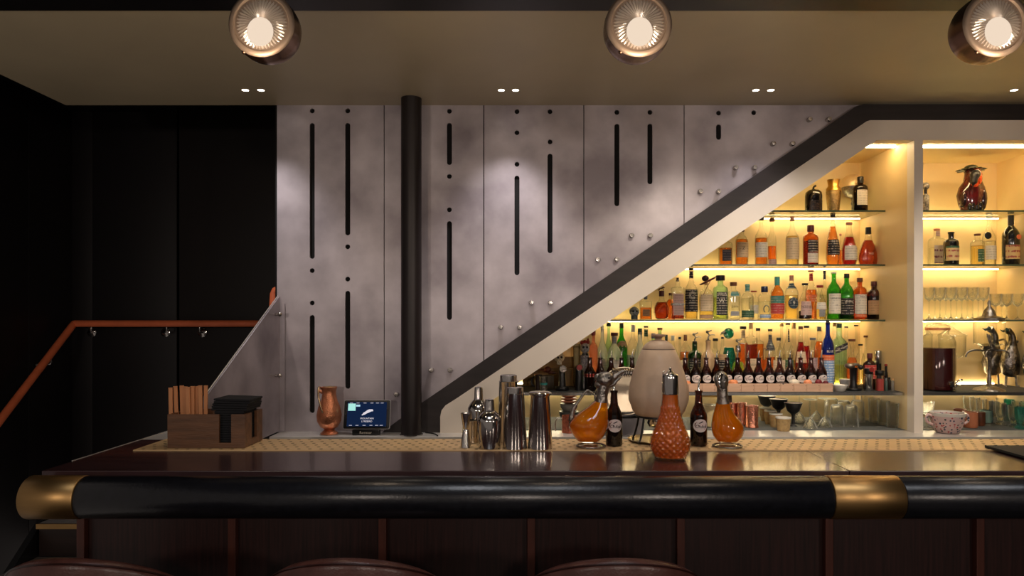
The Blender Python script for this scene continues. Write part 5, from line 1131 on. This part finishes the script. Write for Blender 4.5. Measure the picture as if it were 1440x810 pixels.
for i, (px, tp, ln) in enumerate(((241, 546, .12), (250, 544, .35), (257.5, 543, .2), (266, 545, .2), (271.5, 544, .1), (277, 544, .12), (283, 543, .15), (289.5, 543, 0), (261, 544.5, .05))):
    dd = D + .05 + .012*(i % 3)
    s = empty('kraft_stick', (XX(px, dd), dd, MZ+.0085), label=oc[i] + ' of the pale orange wooden sticks standing in the walnut box from the left', cat='stick', group='orange wooden sticks in the walnut box')
    s.rotation_euler = (0, -ln*.12, 0)
    part('shaft', bx(-.0070, .0070, -.003, .003, 0, ZZ(tp, dd)-MZ-.01, .0015), kraft, s, smooth=False)
    part('end', bx(-.0072, .0072, -.0032, .0032, ZZ(tp, dd)-MZ-.01, ZZ(tp, dd)-MZ-.006, .001), kraft, s, smooth=False)
# jiggers and shakers
D = 2.55; k = D/F
def jig(px, D, h, w_, lab):
    k = D/F; o = thing('jigger', px, D, lab, 'jigger', 'steel jiggers')
    part('lower_cup', lathe([(w_*k, 0), (w_*k*.55, h*k*.5), (w_*k*.3, h*k*.52)], 20), chrome, o)
    part('upper_cup', lathe([(w_*k*.3, h*k*.521), (w_*k*.5, h*k*.56), (w_*k*.95, h*k), (w_*k*.88, h*k), (w_*k*.45, h*k*.6), (.1*k, h*k*.56)], 20), chrome, o)
jig(655, 2.56, 48, 7.6, 'slim steel jigger at the left end of the shaker group')
o = thing('measuring_cup', 664.5, 2.66, 'small plain steel cup right behind the slim jigger', 'cup'); k = 2.66/F
part('body', lathe([(8*k, 0), (8.4*k, 30*k), (8.8*k, 31*k), (8*k, 31*k), (7.4*k, 2*k), (.2*k, 2*k)], 22), chrome, o); part('rim', tube([(8.4*k*math.cos(2*PI*i/24), 8.4*k*math.sin(2*PI*i/24), 31*k) for i in range(24)], .5*k, 6, closed=True), chrome, o)
def cobbler(px, D, wd, H, lab):
    k = D/F; r = wd*k/2; H *= k
    o = thing('cobbler_shaker', px, D, lab, 'shaker', 'steel cobbler shakers')
    part('body', lathe([(r*.86, 0), (r*.9, .002), (r*1.0, H*.40), (r*.98, H*.56)], 32), chrome, o)
    part('shoulder', lathe([(r*1.01, H*.56), (r*1.0, H*.60), (r*.8, H*.68), (r*.62, H*.72), (r*.5, H*.75)], 32), chrome, o)
    part('cap', lathe([(r*.46, H*.75), (r*.42, H*.78), (r*.38, H*.96), (r*.34, H*.99), (r*.1, H)], 28), chrome, o)
cobbler(673, 2.70, 30, 76, 'steel cobbler shaker standing behind the front cobbler shaker')
cobbler(688.5, 2.545, 34, 69, 'steel cobbler shaker with capped lid left of the tall shakers')
def boston(px, D, wb, wt, H, lab, inner=True):
    k = D/F; o = thing('boston_shaker', px, D, lab, 'shaker', 'tall steel shakers')
    part('tin', lathe([(wb*k, 0), (wb*k*1.0, .003), (wt*k, H*k), (wt*k*1.06, H*k+.002), (wt*k*.96, H*k+.003), (wt*k*.9, H*k-.01)], 36), chrome, o)
    if inner: part('small_tin', lathe([(wt*k*.86, H*k*.7), (wt*k*.93, H*k+.004), (wt*k*.90, (H+9)*k), (wt*k*.8, (H+9.6)*k)], 32), chrome, o)
    else: part('flared_rim', lathe([(wt*k*1.0, (H-4)*k), (wt*k*1.22, H*k), (wt*k*1.25, H*k+.003), (wt*k*1.1, (H+3)*k), (.2*k, (H+2.4)*k)], 36), chrome, o)
boston(724, 2.545, 17.3, 13.2, 76, 'tall steel shaker with a second tin pushed on top, in the middle of the group')
boston(715, 2.68, 15, 13, 84, 'tall steel shaker standing close behind the double one')
boston(759.5, 2.545, 17.5, 13, 76, 'tall steel shaker with flared open rim at the right of the group', inner=False)
# bird decanters
og = 'orange cloudy juice'
m, nt, out = newmat(og); MATS[og] = m; N = nt.nodes.new; Ln = nt.links.new
tcn = N('ShaderNodeTexCoord'); nz = N('ShaderNodeTexNoise'); nz.inputs['Scale'].default_value = 18; Ln(tcn.outputs['Object'], nz.inputs['Vector'])
rp = N('ShaderNodeValToRGB'); Ln(nz.outputs[0], rp.inputs[0]); rp.color_ramp.elements[0].color = c(244, 148, 12); rp.color_ramp.elements[1].color = c(255, 178, 30)
rp.color_ramp.elements[0].position = .35; rp.color_ramp.elements[1].position = .7
d_ = N('ShaderNodeBsdfDiffuse'); t_ = N('ShaderNodeBsdfTranslucent'); tr_ = N('ShaderNodeBsdfTransparent'); tr_.inputs[0].default_value = (1, .62, .08, 1)
for q in (d_, t_): Ln(rp.outputs[0], q.inputs[0])
m1 = N('ShaderNodeMixShader'); m1.inputs[0].default_value = .6; Ln(d_.outputs[0], m1.inputs[1]); Ln(t_.outputs[0], m1.inputs[2])
m2 = N('ShaderNodeMixShader'); m2.inputs[0].default_value = .3; Ln(m1.outputs[0], m2.inputs[1]); Ln(tr_.outputs[0], m2.inputs[2]); Ln(m2.outputs[0], out.inputs[0])
juice = m
fg_glass = G('decanter glass', (.98, .97, .94, 1), .6, gl=.8, base=.07)
def secs(D, px0, base, rows, sc=1.0, dy=.9):
    k = D/F; out = []
    for y, x0, x1 in rows:
        cx = ((x0+x1)/2-px0)*k; rx = (x1-x0)/2*k*sc
        out.append((cx, 0, (base-y)*k, rx, rx*dy))
    return out
D = 2.565; k = D/F
o = thing('duck_decanter', 831, D, 'leaning glass decanter of orange juice with open silver bird head at left', 'decanter', 'bird headed juice decanters')
rows = [(624, 817, 837), (622, 812, 843), (616, 807, 849), (608, 802, 853.5), (600, 799.5, 855.8), (594, 801.5, 856), (585, 812, 856), (575, 827, 855), (566, 836.5, 854)]
part('glass_body', loft(secs(D, 831, 631, rows), 32), fg_glass, o); part('juice', loft(secs(D, 831, 631, rows[1:], .95), 28), juice, o)
part('foot', lathe([(20*k, 0), (20*k, 1.5*k), (9*k, 3.5*k), (9*k, 6.8*k)], 32), fg_glass, o)
part('foot_ring', tube([(20*k*math.cos(2*PI*i/32), 20*k*math.sin(2*PI*i/32), 2*k) for i in range(32)], 1.1*k, 8, closed=True), pewter, o)
X0 = lambda px, py: Vector(((px-831)*k, 0, (631-py)*k))
part('neck', tube([X0(845.5, 568), X0(847, 556), X0(849, 546), X0(852, 537)], [9*k, 8*k, 8*k, 10*k], 16, 3), pewter, o)
hd = part('head', join(ball(12*k, *X0(851, 536), sx=1.1, sz=.9, n=18, k=12), ball(6*k, *X0(842, 543)), ball(5*k, *X0(841, 533))), pewter, o)
part('upper_beak', tube([X0(856, 539), X0(864, 533), X0(872, 527), X0(882, 523)], [5*k, 4*k, 2.6*k, .8*k], 10, 3), pewter, o)
part('lower_beak', tube([X0(854, 545), X0(862, 543), X0(868, 537), X0(875, 532)], [4*k, 3*k, 2*k, .6*k], 10, 3), pewter, o)
part('eye', join(ball(1.6*k, *(X0(855, 533)+Vector((0, -11*k, 0))))), black_m, o)
part('handle', tube([X0(838, 560), X0(830, 553), X0(824, 553), X0(812, 569), X0(806, 578), X0(803, 592), X0(801, 598)], [1.3*k, 1.3*k, 1.6*k, 2*k, 3*k, 3.6*k, 1.5*k], 8, 4), pewter, o)
o = thing('duck_decanter', 1023, D, 'upright glass decanter of orange juice with silver bird head at right', 'decanter', 'bird headed juice decanters')
rows = [(625, 1013, 1033), (622, 1008, 1038), (616, 1003.5, 1043.5), (608, 1001, 1046), (601, 1000.5, 1045.6), (593, 1001.5, 1040), (585, 1003, 1033), (575, 1006, 1027.5), (568, 1007.5, 1025)]
part('glass_body', loft(secs(D, 1023, 631, rows), 32), fg_glass, o); part('juice', loft(secs(D, 1023, 631, rows[1:], .95), 28), juice, o)
part('foot', lathe([(20*k, 0), (20*k, 1.5*k), (9*k, 3.5*k), (9*k, 5.8*k)], 32), fg_glass, o)
part('foot_ring', tube([(20*k*math.cos(2*PI*i/32), 20*k*math.sin(2*PI*i/32), 2*k) for i in range(32)], 1.1*k, 8, closed=True), pewter, o)
X1 = lambda px, py: Vector(((px-1023)*k, 0, (631-py)*k))
part('neck', tube([X1(1016.5, 570), X1(1016, 560), X1(1015.5, 550), X1(1015, 541)], [8.8*k, 7.6*k, 7.4*k, 9*k], 16, 3), pewter, o)
part('head', join(ball(9.6*k, *X1(1014.5, 537), sz=1.3, n=18, k=12)), pewter, o)
part('upper_beak', tube([X1(1012, 529)+Vector((0, -7*k, 0)), X1(1008, 535)+Vector((0, -12*k, 0)), X1(1008, 544)+Vector((0, -14*k, 0)), X1(1012, 551)+Vector((0, -14*k, 0))], [3*k, 3.4*k, 2.6*k, .8*k], 10, 3), chrome, o)
part('lower_beak', tube([X1(1006, 530)+Vector((0, -5*k, 0)), X1(1004.5, 537)+Vector((0, -8*k, 0)), X1(1006, 545)+Vector((0, -8*k, 0))], [2.4*k, 2.4*k, .8*k], 10, 3), pewter, o)
part('eye', ball(1.5*k, *(X1(1018, 533)+Vector((0, -9*k, 0)))), black_m, o)
part('handle', tube([X1(1024, 577), X1(1030, 581), X1(1034, 590)], [3*k, 1.6*k], 8, 3), G('amber handle glass', (.95, .7, .4, 1), .5), o)
# two large amber bottles
for px, lab, gl_ in ((863.5, 'dark amber bottle with oval label and pourer right of the left bird decanter', 'dbrown'), (982.5, 'amber bottle with oval label and pourer left of the right bird decanter', 'brown')):
    b_ = bottle(px, 2.60, MZ, 23.5, 549, 'beer', gl_, ('dark', .56), None, (.01, .4, None), lab, 'two labelled bottles on the bar', pour=True, n=28)
    oval(b_, 11.75*2.6/F, .076, .029, .024)
# diamond cut decanter
D = 2.36; k = D/F
o = thing('diamond_decanter', 942.5, D, 'tall diamond cut glass decanter of amber juice with silver cap, front of the bar', 'decanter', z=BZ+.0012)
pr = [(648, 18), (645.5, 20), (641, 22.5), (634, 26), (627, 26.8), (620, 26.2), (612, 23.5), (604, 20.5), (596, 17.5), (588, 15), (580, 13.3), (570, 12.2), (562, 11.6), (556, 11.3)]
fine = []
for (y0, r0), (y1, r1) in zip(pr, pr[1:]):
    for t in range(6): fine.append(((r0+(r1-r0)*t/6)*k, (648-(y0+(y1-y0)*t/6))*k))
fine.append((11.3*k, 92*k))
def dia(a, z):
    v = z/k
    if v < 2 or v > 74: return 1
    u = a*16/(2*PI); w_ = v/8.5
    return 1 + .11*(abs(math.sin(PI*(u+w_)))*abs(math.sin(PI*(u-w_)))) - .008
dg = G('diamond cut glass', (1, .95, .88, 1), .6, gl=.6, base=.06, rough=.14)
part('glass_body', lathe(fine, 132, wob=dia), dg, o, smooth=False)
dj = G('amber red juice', (1, .55, .16, 1), .6, diff=.75, dcol=c(250, 146, 34), base=.04)
part('juice', lathe([(r*.93, z) for r, z in fine[8:-1]], 132, wob=dia), dj, o)
part('cap', lathe([(11.6*k, 91*k), (11.8*k, 93*k), (11.3*k, 112*k), (11.3*k, 117*k), (10.5*k, 119*k), (6*k, 120.5*k), (3*k, 124*k), (1.4*k, 125*k), (2.2*k, 127*k), (.4*k, 129*k)], 32), chrome, o)
part('lever', tube([(-10*k, 0, 118*k), (-10*k, 0, 122*k), (-8*k, 0, 123*k)], 1*k, 6), chrome, o)
part('base_ring', lathe([(18.5*k, 0), (20.5*k, .4*k), (21.5*k, 2.2*k), (18*k, 1.4*k)], 48, wob=lambda a, z: 1+.04*math.cos(24*a)), dg, o)
# ceramic urn on a stand
D = 2.70; k = D/F
o = thing('ceramic_urn', 926, D, 'large beige egg shaped ceramic urn with domed lid on a wire stand', 'urn')
zt = lambda y: (632-y)*k
part('body', lathe([(20*k, zt(601)), (29*k, zt(599)), (36*k, zt(590)), (41.5*k, zt(575)), (42*k, zt(565)), (40*k, zt(552)), (35*k, zt(534)), (29*k, zt(517)), (23*k, zt(504)), (22*k, zt(503.4))], 48), ceramic, o)
part('lid', lathe([(22.4*k, zt(503)), (22.4*k, zt(502)), (18*k, zt(496)), (11*k, zt(491.5)), (5*k, zt(490)), (4.2*k, zt(489))], 40), ceramic, o)
part('knob', lathe([(4.2*k, zt(488.9)), (5.5*k, zt(486.6)), (10.5*k, zt(485)), (9.5*k, zt(483)), (.3*k, zt(482))], 28), M('brown urn knob', c(150, 120, 104), .45), o)
part('seam_band', lathe([(22.6*k, zt(504.2)), (22.9*k, zt(503.8)), (22.6*k, zt(503.3))], 40), M('urn seam', c(120, 96, 82), .5), o)
part('stand_ring', tube([(31*k*math.cos(2*PI*i/32), 31*k*math.sin(2*PI*i/32), zt(597)) for i in range(32)], 1.6*k, 8, closed=True), black_m, o)
for a_ in (PI*.22, PI*.78, PI*1.22, PI*1.78):
    part('stand_leg', tube([(31*k*math.cos(a_), 31*k*math.sin(a_), zt(597)), (34*k*math.cos(a_), 34*k*math.sin(a_), zt(612)), (39*k*math.cos(a_), 39*k*math.sin(a_), zt(628)), (43*k*math.cos(a_), 41*k*math.sin(a_), zt(631))], 1.5*k, 8, 3), black_m, o)
part('nozzle', join(lathe([(13*k, zt(612)), (16*k, zt(607)), (16*k, zt(601.3))], 24), tube([(0, -14*k, zt(608)), (0, -22*k, zt(609)), (0, -24*k, zt(614))], 2.6*k, 10, 3)), chrome, o)
part('tray', lathe([(38*k, zt(631.4)), (42*k, zt(629)), (43*k, zt(629.4)), (39*k, zt(632)), (.3*k, zt(632)), (.3*k, zt(631.2)), (30*k, zt(631))], 40), M('gold rimmed tray', c(160, 140, 96), .2, .9, var=.3, scale=20), o)

# ================================================================= STOOLS
def stool(px, lab, first=None):
    D = 1.80; x = XX(px, D)
    if first:
        r_ = first.copy(); COL.objects.link(r_); r_.location = (x, 1.62+.40, 0); r_['label'] = lab
        for ch in list(first.children):
            d = ch.copy(); COL.objects.link(d); d.parent = r_
            for g in ch.children: e_ = g.copy(); COL.objects.link(e_); e_.parent = d
        return r_
    o = empty('bar_stool', (x, 2.02, 0), label=lab, cat='stool', group='brown leather bar stools at the bar')
    R0 = .245; NA = 36
    V, Fc = [], []
    def ring(a):
        t = abs(a)/1.35
        top = .962 - .135*t**2.0
        bot = .70
        th = .022
        ca, sa = math.sin(a), -math.cos(a)
        P = []
        for rr_, zz in ((R0-th, bot), (R0-th, top-.018), (R0-th+.006, top-.006), (R0-.004, top), (R0+.008, top-.003), (R0+th-.004, top-.010), (R0+th, top-.022), (R0+th+.002, (top+bot)/2), (R0+th-.01, bot)):
            P.append(Vector((rr_*ca, -.0+rr_*sa*.92, zz)))
        return P
    for i in range(NA+1): V += ring(-1.35+2.7*i/NA)
    q = 9
    for i in range(NA):
        for j in range(q):
            a_, b_ = i*q+j, i*q+(j+1) % q; Fc.append((a_, b_, b_+q, a_+q))
    Fc.append(tuple(range(q))); Fc.append(tuple(NA*q+j for j in range(q-1, -1, -1)))
    bk_ = part('backrest', (V, Fc), leather_brown, o)
    def seam(dr, dz):
        return tube([(lambda a: (math.sin(a)*(R0+dr), -math.cos(a)*(R0+dr)*.92, .962-.135*(abs(a)/1.35)**2+dz))(-1.32+2.64*i/30) for i in range(31)], .0028, 6)
    part('piping', seam(.018, -.0095), M('dark leather piping', c(44, 22, 20), .3), bk_)
    part('seat', mv(lathe([(.19, .69), (.215, .70), (.218, .735), (.20, .758), (.1, .766), (.001, .767)], 36), 0, 0, 0), leather_brown, o)
    for sx in (-1, 1):
        for sy in (-1, 1): part('leg', tube([(.14*sx, .14*sy, .69), (.19*sx, .19*sy, .0)], [.015, .011], 10), black_m, o)
    part('footrest', tube([(.181*math.cos(PI/4+PI/2*i)*1.36, .181*math.sin(PI/4+PI/2*i)*1.36, .28) for i in range(4)], .009, 8, closed=True), brass, o)
    return o
s0 = stool(485, 'brown leather bar stool in the middle of the three at the bar')
stool(93, 'leftmost of the three brown leather bar stools, cut by the picture edge', s0)
stool(874, 'rightmost of the three brown leather bar stools', s0)
